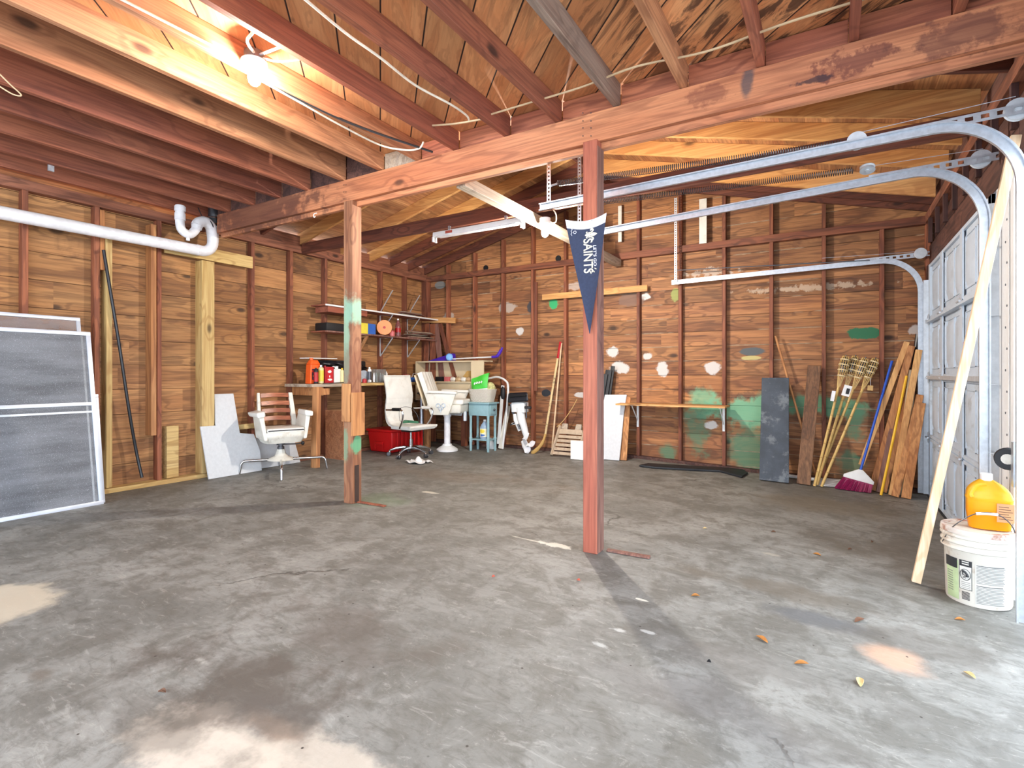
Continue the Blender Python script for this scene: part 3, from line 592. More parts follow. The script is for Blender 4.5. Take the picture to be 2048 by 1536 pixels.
# ---- drain pipe
xp, zp = -5.86, 2.492
t = thing('drain_pipe', (xp, 3.3, zp), 'white plastic drain pipe with a trap, running along the left wall', 'pipe')
m = MB(); m.tube([(xp, YN, zp-.03), (xp, 3.22, zp)], .056, 20); m.build('pipe', M['pvc'], t)
def elb(c, r, a0, a1, u, v, n=10): return arc(c, r, a0, a1, n, u, v)
m = MB()
path = elb((xp, 3.2, zp+.12), .12, -pi/2, 0, (0, 1, 0), (0, 0, 1))
path += curve([V(xp+.005, 3.315, 2.66), V(xp+.03, 3.28, 2.76), V(xp+.05, 3.21, 2.80), V(xp+.06, 3.14, 2.775), V(xp+.065, 3.11, 2.73)], 6)
m.tube([path[0]+V(0, -.05, 0)]+path, [.06]+[.056]*len(path), 18)
m.build('elbow', M['pvc'], t)
m = MB(); tr = curve([V(xp+.065, 3.115, 2.75), V(xp+.065, 3.10, 2.69), V(xp+.07, 3.04, 2.625), V(xp+.07, 2.97, 2.64), V(xp+.07, 2.94, 2.71), V(xp+.07, 2.94, 2.90)], 7)
m.tube(tr, .043, 16); m.lathe([(.05, 0), (.05, .07)], (xp+.07, 2.94, 2.75)); m.lathe([(.052, 0), (.052, .05)], (xp+.07, 2.94, 2.84)); m.lathe([(.05, 0), (.05, .05)], (xp+.065, 3.11, 2.69)); m.lathe([(.018, 0), (.018, .03)], (xp+.07, 3.02, 2.555)); m.build('trap', M['pvc'], t)
m = MB(); m.tube(arc((xp+.04, 3.25, 2.79), .062, 0, 2*pi, 14, (1, 0, 0), (0, .6, -.8)), .006, 6); m.tube([(xp+.03, 3.20, 2.83), (xp, 3.16, 2.95)], .005, 6); m.build('strap', M['black'], t)
m = MB(); m.lathe([(.05, 0), (.05, .2)], (xp-.01, 3.335, 2.62)); m.build('riser', M['pvc'], t)
m = MB(); m.lathe([(.062, 0), (.062, .10)], (xp-.01, 3.335, 2.79)); m.build('rubber_coupling', M['rubber'], t)
for z in (2.80, 2.87): m = MB(); m.lathe([(.066, 0), (.066, .014)], (xp-.01, 3.335, z)); m.build('clamp', M['chrome'], t)
m = MB(); m.lathe([(.055, 0), (.055, .1)], (xp-.01, 3.335, 2.89)); m.build('upper_pipe', M['steel_dk'], t)
pts = [at(207, 500, x=-5.98), at(222, 590, x=-5.97), at(240, 700, x=-5.98), at(258, 820, x=-5.99), at(272, 900, x=-6.0), at(284, 955, x=-5.97)]
wire('cable', pts, .015, 'blackp', 'thick black cable hanging down between the left wall studs', n=8)
# small things on the ceiling timbers
p = at(632, 432, y=3.305); m = MB(); m.tube(curve([p+V(0, .01, .03), p+V(-.012, -.01, .02), p+V(-.016, -.015, 0), p+V(0, -.02, -.02), p+V(.014, -.02, -.008)]), .004, 6); tag(m.build('hook', M['white'], origin=tuple(p)), 'small white cup hook screwed into the left end of the main beam', 'hook')
p = at(102, 334, z=2.89); m = MB(); m.box(p.x-.012, p.x+.006, p.y-.02, p.y+.02, p.z-.035, p.z+.03); tag(m.build('metal_clip', M['galv'], origin=tuple(p)), 'small metal clip on the edge of a left ceiling joist', 'clip')
p = at(2, 152, z=2.88); m = MB(); m.tube(curve([p+V(0, -.02, .02), p+V(.0, .04, -.03), p+V(-.0, .09, -.07), p+V(-.03, .06, -.07), p+V(-.05, 0, -.04)]), .004, 6); tag(m.build('wire_hook', M['wire'], origin=tuple(p)), 'bent wire hook hanging at the upper left edge', 'hook')

# ---- pennant
yp = P1[1]-.063
def pp(px, py, dy=0.0): return at(px, py, y=yp+dy)
t = thing('team_pennant', tuple(pp(1178, 455)), 'dark blue and white triangular team pennant hanging on the reddish post', 'pennant')
TL, TR, TIP = pp(1136, 443), pp(1219, 430), pp(1181, 671)
def pen(u, v, dy=0):     # u across 0..1, v down 0..1
    sag = -.022*sin(pi*u)*(1-v)
    a = TL.lerp(TR, u)+V(0, 0, sag); q = a.lerp(TIP, v)
    return V(q.x, yp-.012-.03*(1-v)*(2*u-1)**2-.012*sin(v*5+u*2)*(1-v)+dy, q.z)
HV = .075
def strip(v0, v1, name, mat):
    m = MB(); m.sheet(lambda a, b: pen(a, v0+(v1-v0)*b), 16, 24 if v1 > .5 else 4, th=.003); return m.build(name, M[mat], t, sharp=60)
M['pennant_blue'] = flat('pennant_blue', (50, 58, 82), .9, 0, .12, 60); M['pennant_white'] = flat('pennant_white', (232, 232, 240), .85); M['gold'] = flat('pennant_gold', (236, 226, 196), .8)
strip(0, HV, 'header_band', 'pennant_white'); strip(HV, .985, 'felt', 'pennant_blue')
def drape(o):            # bend flat artwork onto the cloth
    w = wloc(o)
    for q in o.data.vertices:
        p = q.co+w; k = (p.z-TIP.z)/(((TL.z+TR.z)/2-.02)-TIP.z); v = min(1, max(0, 1-k)); cx = TL.lerp(TR, .5).lerp(TIP, v); ww = (TR.x-TL.x)*(1-v)+1e-4
        u = min(1, max(0, .5+(p.x-cx.x)/ww)); q.co.y += pen(u, v).y-yp-.0035
def art_text(s, px, py, size, sx=1.0, mat='gold', shear=0):
    o = text_mesh('lettering', s, size, pp(px, py), (0, 0, -1), (1, 0, 0), M[mat], t, shear=shear, sx=sx); drape(o); return o
art_text('SAINTS', 1178, 513, .088, .80)
art_text("LET'S GO", 1192, 512, .030, 1.12, 'pennant_white', .1)
def fleur(c, s):    # emblem pointing to the right
    m = MB(); U, Vv = V(0, 0, -1), V(1, 0, 0)
    def poly(P): m.prism([(x*s, y*s) for x, y in P], c, U, Vv, .0012)
    poly([(0, 1.0), (.16, .72), (.24, .45), (.2, .2), (.1, -.05), (.08, -.3), (.16, -.62), (0, -.8), (-.16, -.62), (-.08, -.3), (-.1, -.05), (-.2, .2), (-.24, .45), (-.16, .72)])
    for q in (1, -1):
        poly([(q*x, y) for x, y in [(.12, -.12), (.26, .22), (.42, .46), (.62, .5), (.78, .36), (.8, .12), (.66, -.06), (.5, -.02), (.5, .1), (.58, .14), (.56, .26), (.44, .24), (.36, .05), (.3, -.2)]][::q])
        poly([(q*x, y) for x, y in [(.1, -.3), (.28, -.42), (.42, -.4), (.46, -.56), (.3, -.66), (.14, -.5)]][::q])
    poly([(-.36, -.12), (.36, -.12), (.36, -.3), (-.36, -.3)])
    o = m.build('emblem', M['gold'], t); drape(o)
fleur(pp(1184, 471), .050)
m = MB()
for a, b in (((1181, 541), (1184, 548)), ((1186, 540), (1191, 545)), ((1191, 537), (1195, 539))): m.bar(pp(*a), pp(*b), .006, .0015, up=(0, 1, 0))
o = m.build('accent_lines', M['gold'], t); drape(o)
m = MB(); m.tube(arc(pp(1154, 467), .009, 0, 2*pi, 14), .0015, 5)
m.tube([pp(1147, 459), pp(1149, 462), pp(1147, 465), pp(1149, 468), pp(1147, 471), pp(1149, 474)], .0022, 5); o = m.build('maker_mark', M['pennant_white'], t); drape(o)
m = MB(); m.tube([pp(1183, 440, -.03), pp(1185, 446, -.02)], .002, 5); m.build('nail', M['steel_dk'], t)

# ---- garage doors
xd = .865
dr = bpy.data.objects.new('door_1', None); COL.objects.link(dr); dr.location = (xd, (D1a+D1b)/2, fz(xd)); struct(dr)
zs = [fz(xd)+.012, .50, 1.12, 1.715, TOPD]
for i in range(4):
    z0, z1 = zs[i]+.004, zs[i+1]-.004
    m = MB(); m.box(xd+.012, xd+.04, D1a, D1b, z0, z1)
    for zz in (z0, z1-.03): m.box(xd-.008, xd+.012, D1a, D1b, zz, zz+.03)
    for y in (D1a, D1b-.075, D1a+.0): m.box(xd-.010, xd+.012, y, y+.075, z0, z1)
    ny = 6; wy = (D1b-D1a-.2)/ny
    for k in range(ny):
        ya = D1a+.1+k*wy+.05; yb = ya+wy-.10; za, zb = z0+.10, z1-.10
        if zb-za < .1: continue
        m.hexa([(xd+.013, ya, za), (xd+.013, yb, za), (xd+.013, yb, zb), (xd+.013, ya, zb)], [(xd-.003, ya+.045, za+.045), (xd-.003, yb-.045, za+.045), (xd-.003, yb-.045, zb-.045), (xd-.003, ya+.045, zb-.045)])
        # recessed border around the raised field
        for q in ((ya-.02, yb+.02, za-.02, za-.012), (ya-.02, yb+.02, zb+.012, zb+.02), (ya-.02, ya-.012, za-.02, zb+.02), (yb+.012, yb+.02, za-.02, zb+.02)): m.box(xd+.004, xd+.013, *q)
    pn = m.build('door_panel', M['door' if i > 1 else 'door_dirty'], dr, bevel=.0015, seg=1)
    for y in (D1a+.9, D1a+1.78): 
        m = MB(); m.box(xd-.014, xd-.002, y-.05, y+.05, z0+.01, z1-.01)
        for zz in (z0+.04, z1-.04, z0+.12): m.lathe([(.006, 0), (.006, .004)], (xd-.014, y, zz), (-1, 0, 0), n=8)
        m.build('stile', M['door'], dr)
for i in (1, 2, 3):
    z = zs[i]
    for y in (D1a+.06, D1a+.9, D1a+1.78, D1b-.04):
        m = MB(); m.prism([(-.055, 0), (-.02, .055), (.02, .055), (.055, 0), (.02, -.055), (-.02, -.055)], (xd-.017, y, z), (0, 1, 0), (0, 0, 1), .005); m.tube([(xd-.03, y-.055, z), (xd-.03, y+.055, z)], .009, 8); m.lathe([(.008, 0), (.008, .006)], (xd-.02, y, z+.035), (-1, 0, 0), n=8)
        m.build('hinge', M['galv_l'], dr)
m = MB(); m.bar((xd-.02, D1a+.03, 1.12), (xd-.02, D1b-.03, 1.12), .03, .035); m.build('strut', M['galv_l'], dr)
m = MB(); m.bar((xd-.02, D1a+.03, 1.69), (xd-.02, D1b-.03, 1.69), .04, .02); m.build('strut', M['door'], dr)
m = MB(); m.bar((xd, D1a, fz(xd)+.006), (xd, D1b, fz(xd)+.006), .04, .016); m.build('bottom_seal', M['rubber'], dr)
p = at(1930, 693, x=xd-.004); m = MB(); m.box(p.x-.002, p.x+.002, p.y-.05, p.y+.05, p.z+.02, p.z+.035); m.build('sticker', flat('st_red', (190, 90, 90)), dr)
m = MB(); m.box(p.x-.002, p.x+.002, p.y-.02, p.y+.06, p.z-.06, p.z-.02); m.build('sticker', flat('st_blue', (70, 96, 140)), dr)

def perf(mb, a, b, w, n, th=.003, pitch=.03, hole=.5):   # punched steel strip from a to b; n = face normal
    a, b, n = V(a), V(b), V(n).normalized(); d = (b-a); L = d.length; d = d/L; r = d.cross(n)
    for s in (-1, 1): mb.bar(a+r*s*w*.36, b+r*s*w*.36, w*.28 if abs(r.z) < .9 else th, th if abs(r.z) < .9 else w*.28, up=n if abs(r.z) < .9 else r)
    k = int(L/pitch)
    for i in range(k):
        c = a+d*(i+.5)*L/k; mb.bar(c-d*pitch*.25, c+d*pitch*.25, w*.46 if abs(r.z) < .9 else th, th if abs(r.z) < .9 else w*.46, up=n if abs(r.z) < .9 else r)
def sweepc(mb, path, nrm, w=.055, lip=.022, th=.003):   # C-shaped steel track: web w (across nrm x dir), lips along nrm
    n = V(nrm); m = len(path)
    prof = [(-w/2, lip), (-w/2, 0), (w/2, 0), (w/2, lip), (w/2-.008, lip), (w/2-th, lip-th), (w/2-th, th), (-w/2+th, th), (-w/2+th, lip-th), (-w/2+.008, lip)]
    vs = []; 
    for i, p in enumerate(path):
        d = (path[min(i+1, m-1)]-path[max(i-1, 0)]).normalized(); r = d.cross(n).normalized()
        vs += [p+r*x+n*y for x, y in prof]
    K = len(prof); fs = [(i*K+k, i*K+(k+1) % K, (i+1)*K+(k+1) % K, (i+1)*K+k) for i in range(m-1) for k in range(K)]
    fs += [(0, 1, 2, 3, 4, 5, 6, 7, 8, 9)[::-1], tuple((m-1)*K+k for k in range(K))]
    mb._add(vs, fs)
def pulley(name, c, par, r=.05, ax=(0, 1, 0)):
    m = MB(); m.lathe([(.012, -.014), (r, -.014), (r, -.010), (r*.86, -.004), (r*.86, .004), (r, .010), (r, .014), (.012, .014)], c, ax, n=22); m.lathe([(.014, -.02), (.014, .02)], c, ax, n=10); return m.build(name, M['galv_l'], par)
def spring(a, b, par, r=.021, pitch=.0135, wr=.0026):
    a, b = V(a), V(b); d = b-a; L = d.length; d /= L; u = d.orthogonal().normalized(); w = d.cross(u); n = int(L/pitch)*9
    m = MB(); m.tube([a+d*L*i/n+(u*cos(2*pi*i/9)+w*sin(2*pi*i/9))*r for i in range(n+1)], wr, 4); return m.build('spring', M['steel_dk'], par)
xt = .80
def track(y, za, zb, xa, zfl, zhang, label, nrm, sp=True, xh=None, vert_to=None, R=.33, xt=.80):
    t = thing('door_track', (xt, y, fz(xt)), label, 'door track', group=None)
    path = [V(xt, y, fz(xt)+.03 if vert_to is None else vert_to), V(xt, y, 1.0)]
    path = [V(xt, y, fz(xt)+.02)]+[V(xt, y, zb-R-.02)]
    path += arc((xt-R, y, zb-R), R, 0, pi/2, 14)[0:]
    path += [V(xa, y, za)]
    m = MB(); sweepc(m, path, nrm); m.build('rail', M['galv'], t, sharp=25)
    m = MB(); perf(m, (xa+.06, y-.03*nrm[1], za), (xa+.06, y-.03*nrm[1], zhang), .034, (0, 1, 0)); m.build('hanger', M['galv_l'], t)
    a = V(xt-R+.02, y-.01*nrm[1], zb+.012); b = V(XR-.06, y-.01*nrm[1], zb+.03)
    m = MB(); perf(m, a+V(-.25, 0, 0), b, .05, (0, 1, 0), pitch=.06); m.build('brace_angle', M['galv'], t)
    pulley('pulley', V(xt-.01, y-.04*nrm[1], zb+.035), t, .055)
    m = MB(); m.bar((xt+.045, y-.035*nrm[1], fz(xt)+.02), (xt+.045, y-.035*nrm[1], zb-.25), .06, .004, up=(0, 1, 0)); 
    for k in range(5): m.bar((xt+.02, y, .25+k*.42), (xt+.06, y, .25+k*.42), .05, .004, up=(0, 0, 1))
    m.build('wall_angle', M['galv_l'], t)
    return t
t3 = track(7.02, 2.35, 2.385, -1.80, 0, 3.44, 'steel door track nearest the back wall, with its hanger strap', (0, 1, 0), R=.36)
m = MB(); m.tube([(-1.72, 7.0, 2.50), (.35, 7.0, 2.40)], .006, 6); m.build('spring', M['steel_dk'], t3)
m = MB(); m.tube([(-.1, 6.98, 2.47), (.79, 6.98, 2.44)], .002, 4); m.build('lift_cable', M['galv'], t3)
t2 = track(4.30, 2.36, 2.455, -1.975, 0, 3.60, 'middle steel door track, curving down beside the closed panelled door', (0, -1, 0), R=.36)
spring((-1.75, 4.27, 2.62), (.12, 4.27, 2.53), t2); pulley('pulley', V(.2, 4.27, 2.525), t2, .045, (0, .3, 1))
m = MB(); m.tube([(.2, 4.27, 2.54), (.79, 4.27, 2.53)], .002, 4); m.build('lift_cable', M['galv'], t2); m = MB(); m.tube([(-1.82, 4.29, 2.62), (-1.75, 4.27, 2.62)], .008, 5); m.build('spring_hook', M['galv'], t2)
t1 = track(3.62, 2.435, 2.468, -1.93, 0, 3.50, 'nearest steel door track, sweeping in front of the pale rafters', (0, -1, 0), R=.36, xt=.82)
spring((-1.80, 3.66, 2.61), (.05, 3.66, 2.50), t1); pulley('pulley', V(.12, 3.66, 2.50), t1, .05)
m = MB(); m.tube([(.12, 3.66, 2.545), (.79, 3.60, 2.55)], .002, 4); m.build('lift_cable', M['galv'], t1); m = MB(); m.tube([(-1.88, 3.66, 2.60), (-1.80, 3.66, 2.61)], .008, 5); m.build('spring_hook', M['galv'], t1)
# bracket with roller at the right edge
p = at(2030, 920, x=.84)
t = thing('track_roller', tuple(p), 'black rubber roller on a steel bracket at the right edge, above the orange jug', 'roller')
m = MB(); m.lathe([(.01, -.02), (.055, -.02), (.062, 0), (.055, .02), (.01, .02)], p+V(-.02, .03, 0), (.4, 1, 0), n=22); m.build('wheel', M['rubber'], t)
m = MB(); m.lathe([(.028, -.024), (.03, .024)], p+V(-.02, .03, 0), (.4, 1, 0), n=16); m.build('hub', M['cream'], t)
m = MB(); m.box(p.x-.02, p.x+.05, p.y-.06, p.y-.01, p.z-.14, p.z+.1); m.build('bracket', M['galv'], t, bevel=.005)
# white punched angle between the doors
m = MB(); m.bar((XR-.06, 4.14, fz(XR)), (XR-.06, 4.14, TOPD), .09, .004, up=(1, 0, 0))
aa = m.build('door_angle', M['white']); tag(aa, 'white punched metal angle on the jamb between the garage doors', 'bracket')
m = MB()
for i in range(18): m.lathe([(.007, 0), (.007, .002)], (XR-.0625, 4.14+.015*((i % 2)*2-1), .05+i*.125), (-1, 0, 0), n=8)
m.build('bolt_hole', M['steel_dk'], aa)['kind'] = 'stuff'
# leaning pole
a = on_floor(1832, 1168); b = V(.835, 3.80, 2.42)
m = MB(); m.bar(a+V(0, 0, .012), b, .03, .045, up=(1, 0, 0)); tag(m.build('wood_pole', wood('pole_wood', (226, 196, 160), (196, 158, 116), (238, 214, 182), 'Z', vary=.02), origin=tuple(a), bevel=.002, seg=1), 'long pale wooden stick leaning against the garage door side, beside the bucket', 'wooden stick')
# ================================================================ LEFT WALL THINGS
def fr_screen(nm, c0, c1, h, dz_out, label, xbar=None, dark=True, w=.03, th=.02):
    """window screen leaning on the left wall: c0,c1 bottom corners, top set back by dz_out"""
    c0, c1 = V(c0), V(c1); t = thing(nm, tuple(c0), label, 'screen', group=None)
    e = c1-c0; L = e.length; U = e/L; top = V(-dz_out, 0, math.sqrt(h*h-dz_out*dz_out)); T = top.normalized(); N_ = U.cross(T)
    def b_(p, q, ww=w): m.bar(p, q, ww, th, up=N_)
    m = MB()
    b_(c0+T*w/2, c1+T*w/2); b_(c0+T*(h-w/2), c1+T*(h-w/2)); b_(c0+U*w/2+T*w, c0+U*w/2+T*(h-w)); b_(c1-U*w/2+T*w, c1-U*w/2+T*(h-w))
    m.build('frame', M['screen_frame'], t, bevel=.002)
    if xbar:
        m = MB(); b_(c0+U*w+T*xbar, c1-U*w+T*xbar, w*.9); m.build('crossbar', M['screen_frame'], t, bevel=.002)
        m = MB(); m.bar(c1-U*w*1.9+T*w+N_*-.004, c1-U*w*1.9+T*(h-w)+N_*-.004, w*.45, .008, up=N_); b_(c0+U*w+T*(xbar-.07)-N_*.004, c1-U*w+T*(xbar-.07)-N_*.004, w*.5); m.build('inner_rail', M['galv_l'], t)
    m = MB(); m._add([c0+U*w*.8+T*w*.8, c1-U*w*.8+T*w*.8, c1-U*w*.8+T*(h-w*.8), c0+U*w*.8+T*(h-w*.8)], [(0, 1, 2, 3)]); m.build('mesh', M['mesh_d' if dark else 'mesh_l'], t)
    return t
def mesh_mat(name, c, al):
    N = NT(name, .8); p = N.pos(); n = N.noise(p, 5, 5, .6); 
    X = N.sep(p)
    sp = N.noise(p, 220, 2, .7)
    col = N.mix(N.rng(N.noise(N.comb(N.math('MULTIPLY', X[1], 1.5), 0, N.math('MULTIPLY', X[2], 9)), 1.0, 5, .6), .3, .7), lin(tuple(v*.82 for v in c)), lin(tuple(v*1.1 for v in c)))
    col = N.mix(N.rng(sp, .60, .72), col, lin((190, 194, 202))); N.color(col)
    N.put(N.b.inputs['Alpha'], N.math('ADD', N.math('MULTIPLY', N.rng(n, .3, .7), .06), al)); return N.m
M['mesh_d'] = mesh_mat('mesh_d', (112, 114, 118), .92); M['mesh_l'] = mesh_mat('mesh_l', (150, 140, 138), .5)
br = on_floor(207, 1008); tr = at(180, 668, y=br.y)
H = 1.56
fr_screen('window_screen', (br.x, .75, 0), (br.x, br.y, 0), H, .27, 'large grey window screen with a crossbar, frontmost of those leaning on the left wall', xbar=.90, w=.034)
fr_screen('window_screen', (br.x-.05, .70, 0.0), (br.x-.05, br.y+.03, 0.0), .98, .14, 'low pale screen frame just behind the large screen, its edge peeping out at the right', dark=False, w=.03)
fr_screen('window_screen', (br.x-.10, .65, 0.0), (br.x-.13, br.y-.02, 0.0), 1.70, .30, 'tallest clear screen frame, rearmost of those leaning on the left wall', dark=False, w=.03)

# white boards behind the slatted chair: L-shaped foam panel
def panel(nm, poly_px, xpl, lean, th, mat, label, cat='panel', yaw=None):
    """polygon given by its corners, set into a plane leaning on the left wall; lean = x shift per metre of height"""
    pts = []
    for px, py in poly_px:
        x = xpl
        for _ in range(8): p = at(px, py, x=x); x = xpl-lean*max(0, p.z)
        pts.append(p)
    return pts
P = panel('x', [(418, 957), (401, 853), (432, 851), (429, 788), (467, 787), (480, 866), (508, 868), (520, 900), (524, 940)], -5.84, .20, .02, 'foam', '')
def poly_thing(nm, pts, th, mat, label, cat, shift=(0, 0, 0)):
    n = V(0, 0, 0)
    for i in range(len(pts)): n += (pts[i]-pts[0]).cross(pts[(i+1) % len(pts)]-pts[0])
    n.normalize(); k = len(pts); m = MB(); a = [p+V(shift) for p in pts]; b = [p+n*th for p in a]
    m._add(a+b, [tuple(range(k))[::-1], tuple(range(k, 2*k))]+[(i, (i+1) % k, k+(i+1) % k, k+i) for i in range(k)])
    return tag(m.build(nm, M[mat], origin=tuple(pts[0]), bevel=.002, seg=1), label, cat)
for p in P:
    if p.z < .03: p.z = 0.003
poly_thing('foam_board', P, .02, 'foam', 'white foam board cut in an L shape, on the left wall behind the slatted chair', 'board')
P = panel('x', [(478, 949), (470, 884), (584, 862), (601, 922)], -5.96, .10, .02, 'foam', '')
for p in P[:1]+P[3:]: p.z = .003
poly_thing('foam_board', P, .018, 'foam', 'low white foam board standing behind the legs of the slatted chair', 'board')

# ================================================================ SLATTED BARBER CHAIR
M['slat'] = wood('slat', (158, 84, 50), (104, 50, 30), (184, 108, 68), 'X', rough=.35, knots=0, vary=.05)
t = thing('barber_chair', (-5.585, 3.97, 0), 'old white barber chair with four wooden back slats on bent chrome legs', 'chair', face=(.93, -.37))
def bl(nm, m, mat, par=None, **k): return m.build(nm, M[mat], par or t, local=True, **k)
for a, lr in ((-104, .02), (-14, .0), (76, -.13), (166, -.09)):
    u = V(cos(radians(a)), sin(radians(a)), 0); m = MB()
    m.tube([u*.04+V(0, 0, .15), u*(.50+lr)+V(0, 0, .15)]+arc(u*(.52+lr)+V(0, 0, .09), .06, pi/2, 0, 7, u, (0, 0, 1))+[u*(.60+lr)+V(0, 0, .005)], .016, 12); bl('leg', m, 'chrome')
m = MB(); m.lathe([(.02, .135), (.17, .14), (.175, .15), (.16, .165), (.10, .185), (.07, .21), (.055, .25), (.05, .27)], n=8); bl('base', m, 'cream')
m = MB(); m.lathe([(.045, .25), (.045, .30), (.032, .30), (.032, .40)], n=20); m.lathe([(.055, .32), (.055, .37)], n=20); bl('column', m, 'steel_dk')
m = MB(); m.tube([(.02, -.05, .33), (.16, -.16, .335), (.22, -.18, .34)], .007, 8); lv = bl('lever', m, 'steel_dk'); m = MB(); m.ball((.235, -.185, .342), .024); bl('lever_knob', m, 'black', lv)
m = MB(); m.tube([(-.05, -.04, .36), (-.10, -.08, .37), (.06, -.12, .36)], .01, 6); bl('tilt_linkage', m, 'steel_dk')
def body(u, v):   # tub under the cushion, loft
    a = 2*pi*u; z = .36+.13*v; k = .82+.18*min(1, v*1.6); n = 5
    c, s_ = cos(a), sin(a); r = (abs(c)**n+abs(s_)**n)**(-1/n); return (c*r*.285*k, s_*r*.27*k-.01, z)
m = MB(); m.sheet(body, 36, 8); m._add([body(i/36, 1) for i in range(36)], [tuple(range(36))]); m._add([body(i/36, 0) for i in range(36)], [tuple(range(36))[::-1]]); bl('seat_pan', m, 'cream', sharp=50)
m = MB(); m.box(-.235, .235, -.27, .20, .485, .535); bl('seat_cushion', m, 'vinyl', bevel=.02, seg=3)
m = MB(); m.tube([(-.225, -.275, .512), (.225, -.275, .512)], .006, 6); bl('piping', m, 'steel_dk')
for s in (-1, 1):
    m = MB(); m.hexa([(s*.225, -.255, .40), (s*.27, -.255, .40), (s*.27, .22, .40), (s*.225, .22, .40)], [(s*.27, -.22, .70), (s*.335, -.22, .70), (s*.335, .12, .70), (s*.27, .14, .70)]); ar = bl('side_panel', m, 'cream', bevel=.015, seg=3)
    m = MB(); m.hexa([(s*.25, -.25, .67), (s*.35, -.27, .66), (s*.37, .14, .66), (s*.26, .16, .67)], [(s*.25, -.22, .735), (s*.36, -.24, .72), (s*.40, .13, .71), (s*.27, .14, .735)]); bl('armrest', m, 'vinyl', bevel=.022, seg=3)
    w0 = .05 if s < 0 else .075
    m = MB(); m.hexa([(s*.20, .15, .47), (s*(.20+w0), .15, .47), (s*(.20+w0), .24, .47), (s*.20, .22, .47)], [(s*.19, .33, .93), (s*(.19+w0*.75), .33, .93), (s*(.19+w0*.75), .37, .92), (s*.19, .365, .92)]); bl('back_post', m, 'cream', bevel=.012, seg=3)
for i, z in enumerate((.62, .71, .80, .895)):
    y = .17+(z-.47)*.39-.02; m = MB()
    m.sheet(lambda u, v: (-.185+.37*u, y+.02*sin(pi*u)-.012+.016*v, z-.024+.048*v+.006*sin(pi*u)), 12, 3, th=.014); bl('back_slat', m, 'slat')
    for s in (-1, 1): m = MB(); m.box(s*.165-.012, s*.165+.012, y+.012, y+.03, z-.018, z+.018); bl('slat_clip', m, 'white')
m = MB(); m.lathe([(.012, 0), (.016, .006)], (.288, -.05, .56), (1, 0, 0), n=12); m.lathe([(.012, 0), (.016, .006)], (.285, .03, .56), (1, 0, 0), n=12); bl('bolt_heads', m, 'steel_dk')

t.scale = (.86, .93, 1)
# ================================================================ WORKBENCH, SHELVES, RED TUB
BZ = 1.035
t = thing('workbench', (-5.74, 5.4, 0), 'rough wooden workbench along the left wall, loaded with bottles and cans', 'workbench')
m = MB(); m.box(-6.03, -5.43, 4.86, 6.66, BZ-.038, BZ); m.build('bench_top', M['new_y2'] if 'new_y2' in M else M['new_y'], t, bevel=.003)
m = MB(); m.box(-6.03, -5.50, 4.34, 4.855, BZ-.042, BZ-.004); m.build('bench_top', M['timber_grey'], t, bevel=.003)['label'] = 'grey weathered end of the bench top'
m = MB(); m.box(-6.02, -5.46, 4.44, 4.48, BZ-.15, BZ-.045); m.build('apron', M['stud_orange'], t)
m = MB(); m.box(-5.47, -5.44, 4.40, 4.56, BZ-.14, BZ-.06); m.build('apron', M['stud_orange'], t)
for x, y in ((-5.475, 4.385), (-5.475, 6.50)): m = MB(); m.hexa([(x-.05, y-.045, 0), (x+.045, y-.045, 0), (x+.045, y+.02, 0), (x-.05, y+.02, 0)], [(x-.045, y-.02, BZ-.04), (x+.045, y-.02, BZ-.04), (x+.045, y+.04, BZ-.04), (x-.045, y+.04, BZ-.04)]); m.build('leg', M['stud_orange'], t, bevel=.003)
m = MB(); m.box(-5.98, -5.62, 4.94, 4.965, 0.0, .66); m.build('side_board', M['joist_orange'], t)
m = MB(); m.box(-5.99, -5.95, 4.97, 6.3, .25, .29); m.build('rear_rail', M['stud'], t)
def shelf(z, y0, y1, label, mat, br_ys, edge):
    t = thing('wall_shelf', (-5.88, (y0+y1)/2, z), label, 'shelf')
    m = MB(); m.box(-6.03, -5.74, y0, y1, z-.018, z); m.build('board', M[mat], t, bevel=.002)
    if edge: m = MB(); m.box(-5.739, -5.732, y0, y1, z-.02, z+.001); m.build('edge_strip', M[edge], t)
    for y in br_ys: m = MB(); m.bar((-5.76, y, z-.022), (-6.02, y-.0, z-.30), .018, .006); m.bar((-6.025, y, z-.30), (-6.025, y, z-.02), .018, .006, up=(1, 0, 0)); m.bar((-5.76, y, z-.021), (-6.02, y, z-.021), .018, .005); m.build('bracket', M['galv_l'], t)
    return t
s1 = shelf(2.085, 4.74, 7.08, 'upper board shelf on the left wall, white front edge', 'joist', (6.02, 6.64), 'white')
s2 = shelf(1.735, 4.74, 7.08, 'lower board shelf on the left wall, below the white-edged one', 'joist', (6.02, 6.64), 'post_side')
for y in (6.02, 6.64): m = MB(); m.bar((-5.76, y, 2.44), (-6.02, y, 2.12), .018, .006); m.build('upper_brace', M['galv_l'], s1)
m = MB(); m.bar((-5.76, 5.50, 1.71), (-6.03, 5.50, 1.36), .035, .03); m.bar((-5.78, 5.50, 1.70), (-6.03, 5.50, 1.70), .035, .03); m.build('wooden_bracket', M['stud_orange'], s2)
